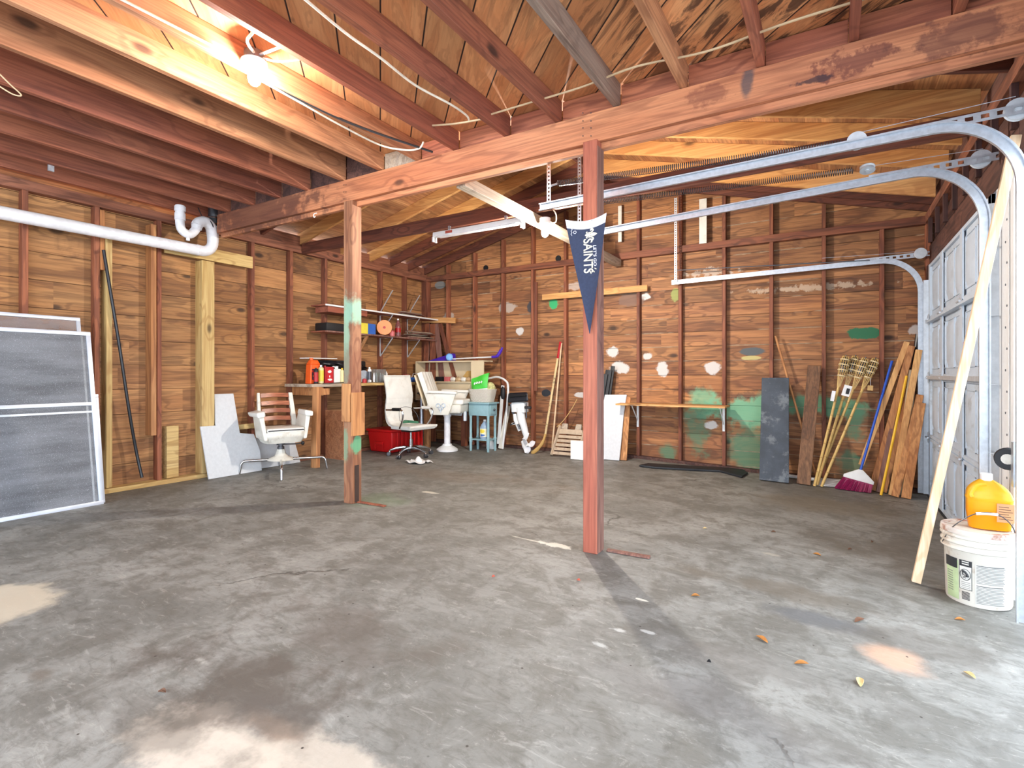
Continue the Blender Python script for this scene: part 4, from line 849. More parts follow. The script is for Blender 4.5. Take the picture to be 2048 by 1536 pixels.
# red tub
t = thing('storage_tub', (-5.72, 6.02, 0), 'red plastic storage tub under the workbench', 'tub')
m = MB(); m.hexa([(-5.93, 5.72, .005), (-5.49, 5.72, .005), (-5.49, 6.36, .005), (-5.93, 6.36, .005)], [(-5.96, 5.69, .31), (-5.46, 5.69, .31), (-5.46, 6.39, .31), (-5.96, 6.39, .31)])
M['red'] = flat('red', (196, 22, 24), .38, 0, .06, 6); m.build('body', M['red'], t, bevel=.03, seg=3)
m = MB(); m.box(-5.975, -5.445, 5.675, 6.405, .31, .345); m.build('lid', M['red'], t, bevel=.012, seg=2)
m = MB(); m.box(-5.80, -5.63, 5.672, 5.69, .12, .16); m.box(-5.80, -5.785, 5.676, 5.695, .05, .12); m.box(-5.645, -5.63, 5.676, 5.695, .05, .12); m.build('handle', M['red'], t, bevel=.005)
m = MB(); 
for k in range(7): m.box(-5.452, -5.437, 5.78+.09*k, 5.80+.09*k, .03, .30)
m.build('ribs', M['red'], t, bevel=.004)
t = thing('tripod_stand', (-5.85, 6.52, 0), 'grey metal stand with clamp head, half hidden between the two cream chairs at the workbench', 'stand')
m = MB(); m.lathe([(.06, 0), (.055, .02), (.045, .25), (.03, .5), (.024, .8), (.02, .82)], (-5.60, 6.50, 0.0), n=14); m.build('pole', M['galv'], t)
m = MB(); m.ball((-5.60, 6.50, .84), .05, sc=(1, .7, .6)); m.tube([(-5.66, 6.47, .85), (-5.56, 6.5, .88), (-5.52, 6.52, .80)], .012, 6); m.build('clamp_head', M['steel_dk'], t)
# ---- small things on the bench
def wy(px, x, z=None):  return at(px, HOR-20, x=x).y
def lathe_thing(nm, c, parts, label, cat, group=None, n=20, sx=1, sy=1):
    t = thing(nm, tuple(c), label, cat, group=group)
    for pn, prof, mat in parts: MB().lathe([(r, z) for r, z in prof], (0, 0, 0), n=n, sx=sx, sy=sy).build(pn, M[mat], t, local=True)
    return t
for nm, c in dict(orange=(232, 92, 28), lab_blue=(60, 70, 110), lab_y=(222, 204, 70), lab_red=(176, 34, 40), oil=(216, 206, 150), tin=(168, 30, 36), pink=(206, 110, 110), blue=(48, 96, 176), purple=(74, 40, 168), lblue=(120, 176, 232), green=(70, 190, 60), dgreen=(60, 116, 84), straw=(190, 150, 84), tan=(190, 160, 120), taupe=(158, 138, 122), teal=(138, 172, 178), burg=(140, 26, 78), bluep=(26, 82, 190), yellow=(232, 180, 24), spool=(224, 140, 80), brown=(110, 76, 54), rust=(150, 92, 60)).items(): M[nm] = flat(nm, c, .45, 0, .08)
y = 4.52; x = -5.70
t = thing('coolant_jug', (x, y, BZ-.004), 'orange plastic jug with a dark label, leftmost container on the workbench', 'jug')
m = MB(); m.hexa([(-.055, -.085, 0), (.055, -.085, 0), (.055, .085, 0), (-.055, .085, 0)], [(-.05, -.075, .25), (.05, -.075, .25), (.05, .075, .25), (-.05, .075, .25)]); m.hexa([(-.05, -.075, .25), (.05, -.075, .25), (.05, .075, .25), (-.05, .075, .25)], [(-.03, -.05, .305), (.03, -.05, .305), (.03, .05, .305), (-.03, .05, .305)]); m.build('body', M['orange'], t, local=True, bevel=.014, seg=3)
m = MB(); m.lathe([(.02, .30), (.022, .325), (.02, .33)], (0, -.03, 0)); m.build('cap', M['orange'], t, local=True)
m = MB(); m.box(.052, .056, -.06, .05, .05, .19); m.build('label', flat('lbl_coolant', (44, 48, 74), .4, patches=(((.055, -.02, .16), (.03, .05, .02), (210, 60, 50), 1, .3, .3), ((.055, 0, .10), (.03, .06, .015), (220, 190, 60), 1, .3, .3), ((.055, 0, .07), (.03, .05, .01), (90, 140, 200), 1, .3, .3))), t, local=True)
def can(px, x, r, h, body, label, band=None, cap=None, nm='can', cat='can', z=BZ):
    y = wy(px, x); parts = [('body', [(r*.96, 0), (r, .006), (r, h*.8), (r*.95, h*.84), (r*.45, h*.9), (r*.42, h*.92)], body)]
    if band: parts.append(('label', [(r*1.015, h*.12), (r*1.015, h*.72)], band))
    if cap: parts.append(('cap', [(r*.5, h*.86), (r*.5, h), (r*.4, h*1.0)], cap))
    return lathe_thing(nm, (x, y, z), parts, label, cat)
can(632, -5.60, .028, .20, 'black', 'slim dark spray can beside the orange jug', 'lab_red', 'black')
can(642, -5.62, .034, .235, 'oil', 'pale yellow bottle with a grey nozzle between spray can and red tin', 'lab_y', 'galv', 'bottle', 'bottle')
y = wy(655, -5.64); t = thing('solvent_tin', (-5.64, y, BZ), 'flat red and white tin on the workbench', 'tin')
m = MB(); m.box(-.04, .04, -.07, .07, 0, .215); m.build('body', M['tin'], t, local=True, bevel=.008, seg=2)
m = MB(); m.box(.041, .043, -.045, .05, .02, .19); m.build('label', flat('lbl_tin', (190, 40, 46), .4, patches=(((.042, .0, .15), (.03, .035, .02), (236, 230, 226), 1, .3, .4), ((.042, 0, .05), (.03, .04, .015), (236, 230, 226), 1, .3, .5), ((.042, 0, .09), (.03, .01, .02), (236, 230, 226), 1, .3, .5))), t, local=True)
m = MB(); m.lathe([(.014, .215), (.014, .23)], (0, -.04, 0)); m.build('cap', M['tin'], t, local=True)
y = wy(671, -5.66); t = thing('white_jug', (-5.66, y, BZ), 'white plastic jug standing right of the red tin', 'jug')
m = MB(); m.box(-.05, .05, -.065, .065, 0, .19); m.build('body', M['white'], t, local=True, bevel=.018, seg=3); m = MB(); m.lathe([(.02, .185), (.02, .225)], (0, .02, 0)); m.build('cap', M['white'], t, local=True); m = MB(); m.tube(arc((0, -.03, .19), .03, 0, pi, 8, (0, 1, 0)), .008, 8); m.build('handle', M['white'], t, local=True)
can(684, -5.60, .024, .20, 'oil', 'cream bottle standing just left of the green-painted post', 'oil', 'yellow', 'bottle', 'bottle')
# black plastic sheet over a white board lying behind
t = thing('black_tarp', (-5.86, 5.1, BZ+.25), 'crumpled black plastic bundle lying behind the cans on the workbench', 'tarp')
def tarp(u, v):
    a = 2*pi*v; x = -5.86+.10*cos(a)*sin(pi*min(1, u*1.0+.0))**.5; z = BZ+.27-.06*u+.055*sin(a)*sin(pi*u)**.5+.01*sin(23*u+3*v)
    return (x+.01*sin(31*u+a*2), 4.62+.98*u, z)
m = MB(); m.sheet(tarp, 40, 16); m.build('sheet', M['blackp'], t, sharp=25)
m = MB(); m.box(-6.02, -5.84, 4.70, 5.55, BZ, BZ+.31); m.build('box_underneath', M['black'], t, bevel=.02)
m = MB(); m.bar((-5.80, 4.46, BZ+.325), (-5.84, 4.95, BZ+.33), .16, .012); m.build('board', M['white'], t)['label'] = 'thin white board on top of the bundle'
y = wy(727, -5.66); t = thing('funnel', (-5.66, y, BZ+.09), 'grey funnel lying on its side beside the green-painted post', 'funnel'); MB().lathe([(.085, 0), (.083, .0), (.075, .02), (.02, .10), (.014, .12), (.010, .16)], (0, 0, 0), (-.9, .3, .1), n=22).build('cone', M['galv'], t, local=True)
can(739, -5.60, .026, .22, 'white', 'small bottle with a tall white nozzle, right of the green-painted post', 'steel_dk', 'white', 'bottle', 'bottle')
can(729, -5.50, .03, .06, 'tin', 'low red tin at the bench edge beside the post', None, 'tin')
t = thing('glue_bottle', (-5.50, wy(738, -5.5), BZ+.022), 'short white bottle lying on its side at the bench edge', 'bottle'); MB().lathe([(.022, 0), (.024, .05), (.012, .07), (.010, .09)], (0, 0, 0), (.8, -.5, 0), n=14).build('body', M['white'], t, local=True)
M['glass'] = flat('glass', (226, 232, 232), .08, 0, .0, trans=.9)
y0, y1 = wy(745, -5.62), wy(765, -5.62)
t = thing('clear_box', (-5.62, (y0+y1)/2, BZ), 'clear plastic box full of small tubes on the workbench', 'box')
m = MB(); m.box(-.07, -.066, -(y1-y0)/2, (y1-y0)/2, 0, .19); m.box(.066, .07, -(y1-y0)/2, (y1-y0)/2, 0, .19); m.box(-.066, .066, -(y1-y0)/2, -(y1-y0)/2+.004, 0, .19); m.box(-.066, .066, (y1-y0)/2-.004, (y1-y0)/2, 0, .19); m.box(-.066, .066, -(y1-y0)/2+.004, (y1-y0)/2-.004, .0, .004); m.build('box', M['glass'], t, local=True)
for k in range(4): m = MB(); m.lathe([(.016, .006), (.016, .09+.02*(k % 2)), (.008, .12), (.006, .14)], (.03-.02*(k % 2), -.10+.065*k, 0), n=12); m.build('tube', M['white' if k % 2 else 'pvc'], t, local=True)
can(772, -5.62, .025, .16, 'white', 'slim white bottle standing right of the clear box', None, 'white', 'bottle', 'bottle')
t = thing('cloth_cap', (-5.72, wy(789, -5.72), BZ+.0), 'taupe cloth heap seen over the back of the office chair', 'cloth'); MB().lathe([(.14, 0), (.135, .03), (.11, .07), (.06, .10), (.01, .11)], (0, 0, 0), n=20, sx=.8).build('cloth', M['taupe'], t, local=True, sharp=60)
lathe_thing('cup', (-5.62, wy(812, -5.62), BZ), [('body', [(.034, 0), (.045, .11), (.048, .112)], 'pink')], 'pink cup at the far end of the workbench', 'cup')
t = thing('tool_tray', (-5.60, wy(826, -5.6), BZ), 'blue tray of odds and ends with a wire handle, between the two white chairs', 'tray')
m = MB(); m.hexa([(-.08, -.13, 0), (.08, -.13, 0), (.08, .13, 0), (-.08, .13, 0)], [(-.1, -.15, .07), (.1, -.15, .07), (.1, .15, .07), (-.1, .15, .07)]); m.build('tray', M['blue'], t, local=True); m = MB(); m.tube([(.09, -.14, .06), (.09, -.09, .13), (.09, .09, .13), (.09, .14, .06)], .005, 6); m.build('handle', M['galv'], t, local=True)
m = MB(); m.tube([(-5.48, 4.62, BZ+.004), (-5.52, 4.9, BZ+.012)], .006, 6); m.lathe([(.014, 0), (.014, .008)], (-5.48, 4.60, BZ-.002)); m.bar((-5.49, 4.5, BZ+.004), (-5.47, 4.62, BZ+.004), .02, .006); tag(m.build('wrench', M['steel_dk'], origin=(-5.5, 4.6, BZ)), 'dark steel wrench lying at the near edge of the workbench', 'wrench')
# ---- on the shelves
z = 1.737
t = thing('paper_box', (-5.80, wy(731, -5.8), z), 'small carton, half pale yellow and half blue, on the lower left-wall shelf', 'box')
m = MB(); m.box(-.05, .05, -.19, .0, 0, .15); m.build('left_half', M['lab_y'], t, local=True); m = MB(); m.box(-.05, .05, .001, .15, 0, .15); m.build('right_half', M['blue'], t, local=True)
c = V(-5.82, wy(759, -5.82)+.18, z+.115)
t = thing('rolled_veneer', tuple(c), 'orange roll seen end-on on the lower left-wall shelf', 'roll')
m = MB(); m.lathe([(.03, 0), (.11, 0), (.112, .02), (.112, .22)], (.10, -.18, 0), (-.62, .62, 0), n=30); m.build('roll', M['spool'], t, local=True); m = MB(); m.lathe([(.02, 0), (.02, .004)], (.101, -.181, 0), (.62, -.62, 0), n=12); m.build('core', M['tin'], t, local=True)
M['soda'] = flat('soda', (180, 120, 120), .15, 0, .05, trans=.6)
lathe_thing('soda_bottle', (-5.82, wy(796, -5.82), z), [('bottle', [(.04, 0), (.045, .02), (.042, .08), (.045, .16), (.035, .21), (.014, .25), (.013, .27)], 'soda'), ('label', [(.0455, .07), (.0455, .14)], 'tin'), ('cap', [(.016, .262), (.016, .285)], 'white')], 'clear soda bottle with a red label on the lower left-wall shelf', 'bottle')
lathe_thing('jar', (-5.78, wy(784, -5.78), z), [('body', [(.04, 0), (.042, .01), (.042, .07)], 'pink'), ('lid', [(.043, .07), (.043, .085)], 'tin')], 'small pink jar standing left of the soda bottle on the shelf', 'jar')
rs = random.Random(3)
for base, nm, lab, y0, n in ((2.087, 'wood', 'weathered wood offcut, %s in the stack on the upper left-wall shelf', wy(795, -5.85), 4), (1.737, 'wood', 'weathered wood offcut, %s in the pile right of the soda bottle', wy(810, -5.85), 7)):
    for k in range(n):
        L = rs.uniform(.35, .62); y = y0+rs.uniform(0, .15); zz = base+.012+.017*k; x = -5.88+rs.uniform(-.06, .06)
        m = MB(); m.bar((x, y, zz), (x+rs.uniform(-.06, .06), y+L, zz+rs.uniform(0, .006)), rs.uniform(.06, .1), .013); tag(m.build('wood_offcut', M['timber_grey' if k % 2 else 'post_side'], origin=(x, y, zz), bevel=.002, seg=1), lab % (['bottom one', 'second from the bottom', 'third from the bottom', 'fourth from the bottom', 'fifth from the bottom', 'second from the top', 'top one'] if n == 7 else ['bottom one', 'second from the bottom', 'second from the top', 'top one'])[k], 'wood offcut', 'offcuts on the upper shelf' if n == 4 else 'offcuts on the lower shelf')
t = thing('tool_case', (-5.88, 4.98, z), 'black case at the near end of the lower left-wall shelf', 'case'); m = MB(); m.box(-.12, .12, -.2, .35, 0, .11); m.build('case', M['black'], t, local=True, bevel=.02)
m = MB(); m.box(-.12, .12, -.05, .5, .001, .02)
t = thing('folded_cardboard', (-5.88, 5.0, 2.087-.10), 'dark folded board hung under the near end of the upper shelf', 'board'); m = MB(); m.box(-.13, .12, -.2, .5, 0, .075); m.build('board', M['joist'], t, local=True)
# ================================================================ BACK LEFT CORNER
# narrow strips standing in the corner
for k, (px0, px1, w) in enumerate(((826, 846, .10), (848, 856, .09), (862, 866, .11), (876, 872, .10), (896, 880, .07))):
    a = at(px0, 720, y=7.0); b = at(px1, 648, y=7.08); a2 = a+(a-b)*1.5; zz = a.z; b = b; d = (b-a).normalized(); a = a-d*((a.z-0.02)/d.z)
    a = V(max(a.x, -5.97), 6.99, .02); b.x = max(b.x, -5.97); 
    m = MB(); m.bar(a, b, w, .02, up=(0, 1, 0)); tag(m.build('wood_strip', M['post_side' if k % 2 else 'stud'], origin=tuple(a)), ['leftmost brown strip leaning in the back left corner, crossing the others', 'narrow grey-brown strip in the corner bundle, second from the left', 'reddish strip in the middle of the corner bundle', 'grey-brown strip in the corner bundle, second from the right', 'rightmost strip of the corner bundle, tilted left at the top'][k], 'wood strip')
# cream open cabinet lying on trestle
M['ply'] = flat('ply', (216, 196, 160), .55, 0, .06, 4)
cx0, cx1, cy0, cy1, cz0, cz1 = -6.0, -4.62, 6.81, 7.07, .72, 1.37
t = thing('open_cabinet', ((cx0+cx1)/2, cy1, cz0), 'cream open-fronted cabinet lying on its side against the back wall', 'cabinet')
for a in ((cx0, cx1, cy0, cy1, cz1-.02, cz1), (cx0, cx1, cy0, cy1, cz0, cz0+.02), (cx0, cx0+.02, cy0, cy1, cz0+.021, cz1-.021), (cx0+.021, cx1-.24, cy1-.012, cy1, cz0+.021, cz1-.021)): m = MB(); m.box(*a); m.build('side_panel' if a[1]-a[0] < .1 else 'panel', M['ply'], t)
m = MB(); m.box(cx1-.235, cx1, cy0-.002, cy0+.018, cz0+.021, cz1-.021); m.build('front_panel', M['ply'], t)
m = MB(); m.box(cx0+.25, cx1-.24, cy0+.01, cy1-.013, cz0+.30, cz0+.318); m.build('shelf', M['ply'], t)
m = MB(); m.box(cx0+.25, cx1-.24, cy0+.05, cy0+.07, cz0+.021, cz0+.30); m.build('lower_front', M['ply'], t)
m = MB(); m.box(cx0+.05, cx0+.12, 6.90, 6.98, 0, cz0); m.build('trestle_leg', M['stud'], t); m = MB(); m.box(cx1-.5, cx1-.42, 6.90, 6.98, 0, cz0); m.build('trestle_leg', M['stud'], t)
zc = cz0+.319
def inbox(px, w, h, mat, lab, nm='box', cat='box', y=6.88):
    p = at(px, 750, y=y); m = MB(); m.box(p.x-w/2, p.x+w/2, y-.03, y+.06, zc, zc+h); return tag(m.build(nm, M[mat], origin=(p.x, y, zc), bevel=.006), lab, cat)
inbox(879, .135, .075, 'black', 'small black box in the open cream cabinet'); inbox(895, .10, .075, 'pink', 'small dusty pink box in the open cream cabinet')
for k, px in enumerate((906, 916, 927, 937)):
    p = at(px, 750, y=6.88); lathe_thing('crumpled_paper', (p.x, 6.88, zc), [('paper', [(.03, 0), (.055, .02), (.045, .06), (.01, .075)], 'tan' if k % 2 else 'cream')], 'crumpled pale paper ball in the open cream cabinet, %s' % ('leftmost of four', 'second from the left', 'third from the left', 'rightmost of four')[k], 'paper', group='paper balls in the cabinet', n=7, sx=1, sy=.6)
t = thing('paper_triangle', (at(935, 735, y=6.95).x, 6.95, zc+.05), 'yellow folded card standing inside the right end of the cabinet', 'card'); m = MB(); m.prism([(-.11, 0), (.11, 0), (.11, .12), (.0, .12)], (0, 0, 0), (1, 0, 0), (0, 0, 1), .02); m.build('card', M['straw'], t, local=True)
# purple sweeper lying on top
pz = cz1
t = thing('floor_sweeper', (at(900, 718, y=6.84).x, 6.84, pz), 'purple and light blue floor sweeper lying on top of the cream cabinet', 'sweeper')
a = at(855, 717, y=6.84); b = at(905, 714, y=6.84)
m = MB(); m.hexa([(a.x, 6.84, pz+.001), (b.x, 6.815, pz+.001), (b.x, 6.94, pz+.001), (a.x, 6.9, pz+.001)], [(a.x+.05, 6.86, pz+.02), (b.x, 6.82, pz+.12), (b.x, 6.92, pz+.12), (a.x+.05, 6.88, pz+.02)]); m.build('head', M['purple'], t, bevel=.02, seg=3)
m = MB(); m.lathe([(.055, 0), (.06, .01), (.045, .03), (.02, .035)], (b.x-.03, 6.80, pz+.06), (.3, -1, 0), n=18); m.build('cap', M['lblue'], t)
c = at(984, 716, y=6.84)
m = MB(); m.tube([(b.x, 6.84, pz+.03), (c.x-.0, 6.84, pz+.05)], .011, 8); m.build('handle', M['white'], t)
m = MB(); m.tube(curve([(c.x, 6.84, pz+.05), (c.x+.09, 6.84, pz+.06), (c.x+.16, 6.84, pz+.14), (c.x+.19, 6.84, pz+.19)]), [.02]*8+[.026]*10+[.016]*7, 8); m.build('grip', M['purple'], t)
# ================================================================ OFFICE CHAIR
t = thing('office_chair', (-5.10, 5.69, 0), 'cream high-backed office chair with ribbed back on chrome castors', 'chair', face=(1.0, -.12))
prof = curve([(-.27, .395), (-.285, .43), (-.24, .455), (-.05, .445), (.12, .45), (.20, .48), (.235, .56), (.235, .68), (.215, .80), (.235, .95), (.27, 1.09), (.275, 1.12)], 9)
prof = [V(0, a[0], a[1]) for a in [(p.x, p.y) for p in [V(q[0], q[1], 0) for q in []]]] or None
raw = [(-.27, .395), (-.285, .43), (-.24, .455), (-.05, .445), (.12, .45), (.20, .48), (.235, .56), (.235, .68), (.215, .80), (.235, .95), (.27, 1.09), (.275, 1.12)]
cp = curve([(0, y, z) for y, z in raw], 12); n_ = len(cp)-1
def chairsheet(u, v):
    i = v*n_; k = int(min(i, n_-1)); p = cp[k].lerp(cp[k+1], i-k); d = (cp[min(k+1, n_)]-cp[max(k-1, 0)]).normalized(); nn = V(0, -d.z, d.y)
    w = .25-(.01 if v > .35 else 0)+.0*v; rib = .004*abs(sin(v*n_*pi/7.0))**.5 if v > .42 else .002
    return p+V((u-.5)*2*w, 0, 0)+nn*(-rib if nn.z < 0 else rib)*1.0+nn*(-.012*(2*u-1)**2)
m = MB(); m.sheet(chairsheet, 10, 130, th=.022); m.build('seat_shell', M['vinyl'], t, local=True, sharp=50)
m = MB(); m.box(-.225, .225, -.265, .17, .385, .432); m.build('seat_cushion', M['vinyl'], t, local=True, bevel=.022, seg=3)
M['chair_cream'] = M['vinyl']
for s in (-1, 1):
    m = MB(); m.tube(curve([(s*.245, -.05, .41), (s*.265, -.13, .52), (s*.275, -.15, .625), (s*.275, -.10, .665), (s*.27, .10, .66), (s*.255, .22, .655)], 6), .013, 10); ar = m.build('arm_frame', M['chrome'], t, local=True)
    m = MB(); m.tube([(s*.276, -.10, .672), (s*.272, .06, .668)], .022, 10, flat_=1.0); m.build('arm_pad', M['black' if s < 0 else 'vinyl'], ar, local=True)
m = MB(); m.lathe([(.028, .10), (.028, .24), (.016, .24), (.016, .385)], n=20); m.build('gas_column', M['chrome'], t, local=True)
m = MB(); m.box(-.09, .09, -.10, .10, .345, .385); m.tube([(.08, 0, .36), (.2, -.03, .355)], .006, 6); m.build('tilt_mechanism', M['black'], t, local=True, bevel=.01)
for k in range(5):
    a = radians(72*k+54); u = V(cos(a), sin(a), 0); m = MB()
    m.tube([u*.02+V(0, 0, .115), u*.10+V(0, 0, .125), u*.2+V(0, 0, .112), u*.28+V(0, 0, .085), u*.305+V(0, 0, .07)], [.024, .024, .02, .016, .014], 10); l = m.build('base_leg', M['chrome'], t, local=True)
    r = V(-u.y, u.x, 0)
    for s in (-1, 1): m = MB(); m.lathe([(.008, -.009), (.026, -.009), (.03, -.004), (.03, .004), (.026, .009), (.008, .009)], u*.31+r*s*.016+V(0, 0, .03), r, n=16); w = m.build('castor_wheel', M['steel_dk'], l, local=True)
    m = MB(); m.lathe([(.016, .035), (.02, .05), (.012, .07)], u*.305, n=10); m.build('castor_housing', M['chrome'], l, local=True)
c = V(-5.16, 5.72, 0)
t = thing('green_hose_gun', (-5.05, 5.65, .47), 'pale green spray gun with a thin wire, lying on the office chair seat', 'spray gun')
m = MB(); m.hexa([(-.13, -.02, 0), (.12, -.015, 0), (.12, .02, 0), (-.13, .02, 0)], [(-.13, -.02, .04), (.12, -.012, .03), (.12, .015, .03), (-.13, .02, .04)]); m.hexa([(-.10, -.11, 0), (-.05, -.11, 0), (-.04, -.02, 0), (-.10, -.02, 0)], [(-.10, -.11, .03), (-.05, -.11, .03), (-.04, -.02, .035), (-.10, -.02, .035)]); m.build('body', M['dgreen'], t, local=True, bevel=.008, seg=2)
m = MB(); m.tube(curve([(-.13, 0, .02), (-.2, -.02, .03), (-.16, -.06, .20), (.02, -.05, .22), (.12, -.02, .12), (.13, 0, .03)]), .003, 5); m.build('wire', M['steel_dk'], t, local=True)

# ================================================================ PEDESTAL CHAIR
t = thing('pedestal_chair', (-4.96, 6.34, 0), 'old white upholstered salon chair on a round pedestal, turned side-on to the right', 'chair', face=(.92, .30))
m = MB(); m.lathe([(.16, .005), (.16, .03), (.12, .06), (.075, .085), (.065, .11)], n=28); m.build('pedestal_base', M['white'], t, local=True)
m = MB(); m.lathe([(.047, .10), (.047, .52), (.06, .52), (.06, .60)], n=24); m.build('column', M['pvc'], t, local=True)
m = MB(); m.tube([(0, -.05, .56), (0, -.22, .55), (0, -.24, .62)], .02, 8); m.lathe([(.03, .46), (.03, .60)], (.0, -.28, 0)); m.build('footrest_bracket', M['galv'], t, local=True)
m = MB(); m.hexa([(-.23, -.28, .58), (.23, -.28, .58), (.21, .20, .58), (-.21, .20, .58)], [(-.26, -.30, .71), (.26, -.30, .71), (.25, .24, .71), (-.25, .24, .71)]); m.build('seat_box', M['cream'], t, local=True, bevel=.03, seg=3)
m = MB(); m.box(-.21, .21, -.32, .15, .71, .785); m.build('seat_cushion', M['vinyl'], t, local=True, bevel=.03, seg=3)
def backp(u, v): return (-.20+.40*u, .16+.17*v-.03*sin(pi*u)+.008*abs(sin(u*pi*5)), .73+.46*v)
m = MB(); m.sheet(backp, 40, 8, th=.07); m.build('backrest', M['vinyl'], t, local=True, sharp=50)
m = MB(); m.hexa([(-.19, .25, .62), (.19, .25, .62), (.19, .28, .62), (-.19, .28, .62)], [(-.19, .43, 1.14), (.19, .43, 1.14), (.19, .46, 1.14), (-.19, .46, 1.14)]); m.build('back_shell', M['ply'], t, local=True, bevel=.008)
for s in (-1, 1):
    m = MB(); m.hexa([(s*.25, -.12, .56), (s*.28, -.12, .56), (s*.28, .16, .56), (s*.25, .16, .56)], [(s*.27, -.24, .87), (s*.31, -.24, .87), (s*.31, .24, .87), (s*.27, .24, .87)]); sp_ = m.build('side_panel', M['cream'], t, local=True, bevel=.012, seg=2)
    m = MB(); m.hexa([(s*.245, -.26, .865), (s*.335, -.26, .865), (s*.335, .20, .88), (s*.245, .20, .88)], [(s*.25, -.25, .91), (s*.33, -.25, .91), (s*.33, .19, .92), (s*.25, .19, .92)]); m.build('armrest', M['vinyl'], t, local=True, bevel=.018, seg=3)
    m = MB()
    for cy, cz in ((-.05, .70), (.03, .70), (-.01, .66)): m.tube(arc((s*.30, cy, cz), .028, 0, 2*pi, 12, (0, 1, 0)), .008, 6)
    m.bar((s*.298, -.01, .60), (s*.298, -.01, .66), .02, .008); m.build('metal_ornament', M['galv'], sp_, local=True)

# ================================================================ BLUE SIDE TABLE AND WHAT IS ON IT
tx0, tx1, ty0, ty1, tz = -4.70, -4.34, 6.53, 6.76, .735
t = thing('side_table', ((tx0+tx1)/2, (ty0+ty1)/2, 0), 'small light blue side table with a lower shelf, by the back wall', 'table')
m = MB(); m.box(tx0-.03, tx1+.03, ty0-.03, ty1+.02, tz-.022, tz); m.build('table_top', M['teal'], t, bevel=.006)
m = MB(); m.box(tx0, tx1, ty0, ty1, tz-.20, tz-.022); m.build('apron', M['teal'], t, bevel=.003)
m = MB(); m.box(tx1, tx1+.012, ty0+.03, ty1-.03, tz-.18, tz-.045); d_ = m.build('drawer', M['teal'], t, bevel=.002); m = MB(); m.ball((tx1+.028, (ty0+ty1)/2, tz-.11), .017); m.build('knob', M['steel_dk'], d_)
for x in (tx0+.022, tx1-.022):
    for y in (ty0+.022, ty1-.022): m = MB(); m.lathe([(.017, 0), (.02, .06), (.022, .13), (.028, .15), (.022, .17), (.028, .19), (.02, .21), (.019, .35), (.02, .50), (.026, tz-.2)], (x, y, 0), n=12); m.build('leg', M['teal'], t)
m = MB(); m.box(tx0+.01, tx1-.01, ty0+.01, ty1-.01, .165, .18); m.build('lower_shelf', M['teal'], t, bevel=.003)
t = thing('detergent_jug', (tx0+.215, 6.645, .18), 'clear blue-tinted gallon jug with a yellow label, on the side table shelf', 'jug')
M['jug'] = flat('jug', (176, 200, 224), .2, 0, .05, trans=.35); m = MB(); m.lathe([(.07, 0), (.075, .02), (.075, .17), (.05, .22), (.02, .26), (.018, .275)], n=24); m.build('body', M['jug'], t, local=True); m = MB(); m.lathe([(.021, .265), (.021, .29)]); m.build('cap', M['white'], t, local=True)
m = MB(); m.tube(curve([(.03, 0, .24), (.07, 0, .24), (.075, 0, .19), (.07, 0, .16)]), .01, 8); m.build('handle', M['jug'], t, local=True)
def lbl(u, v): a = radians(-130+100*u); return (.0765*cos(a), .0765*sin(a), .04+.12*v)
m = MB(); m.sheet(lbl, 10, 3, th=.001); m.build('label', flat('lbl_jug', (232, 226, 190), .5, patches=(((0, -.07, .12), (.05, .05, .03), (236, 206, 60), 1, .3, .3), ((.01, -.07, .06), (.05, .05, .02), (50, 100, 180), 1, .3, .4))), t, local=True)
t = thing('wicker_basket', (-4.53, 6.65, tz), 'white woven basket standing on the light blue side table', 'basket')
N = NT('wicker', .8); p = N.pos(); X = N.sep(p); ck = N.math('MULTIPLY', N.math('SINE', N.math('MULTIPLY', X[2], 330)), N.math('SINE', N.math('MULTIPLY', N.math('ADD', X[0], X[1]), 200)))
N.color(N.mix(N.rng(ck, -.2, .4), lin((196, 186, 168)), lin((232, 228, 218)))); N.bump(ck, .8, .006); M['wicker'] = N.m
def bsk(u, v): a = 2*pi*u; n = 4; r = (abs(cos(a))**n+abs(sin(a))**n)**(-1/n); k = .8+.2*v; return (cos(a)*r*.205*k, sin(a)*r*.13*k, .004+.185*v)
m = MB(); m.sheet(bsk, 40, 8, th=-.006); m._add([bsk(i/40, 0) for i in range(40)], [tuple(range(40))]); m.build('basket', M['wicker'], t, local=True, sharp=60); m = MB(); m.tube([bsk(i/40, 1) for i in range(40)], .008, 6, closed=True); m.build('rim', M['wicker'], t, local=True)
t = thing('seed_bag', (-4.56, 6.63, tz+.03), 'green and white plastic bag sticking out of the white basket', 'bag')
def bagf(u, v): return (-.16+.30*u+.02*v, -.02+.05*sin(pi*u)*sin(pi*v)*-1+.01*sin(9*u+5*v), .0+(.32+.09*u)*v)
m = MB(); m.sheet(lambda u, v: bagf(u, .45*v), 14, 6, th=.06); m.build('lower_part', M['white'], t, local=True, sharp=60)
m = MB(); m.sheet(lambda u, v: bagf(u, .452+.548*v), 14, 8, th=.05); m.build('upper_part', M['green'], t, local=True, sharp=60)
m = MB(); 
for k, (x, z) in enumerate(((-.05, .235), (-.01, .245), (.03, .25), (.07, .258))): m.bar((x, -.084, z), (x+.02, -.084, z+.03), .022, .004, up=(0, 1, 0))
m.build('lettering', M['white'], t, local=True)
t = thing('straw_bundle', (-4.41, 6.68, tz+.10), 'pale green and straw bundle at the right side of the basket', 'bundle'); m = MB(); m.ball((0, 0, .10), .085, sc=(1, .8, 1.2)); m.build('bundle', flat('moss', (188, 186, 128), .9, ns=40, noise=.4), t, local=True)
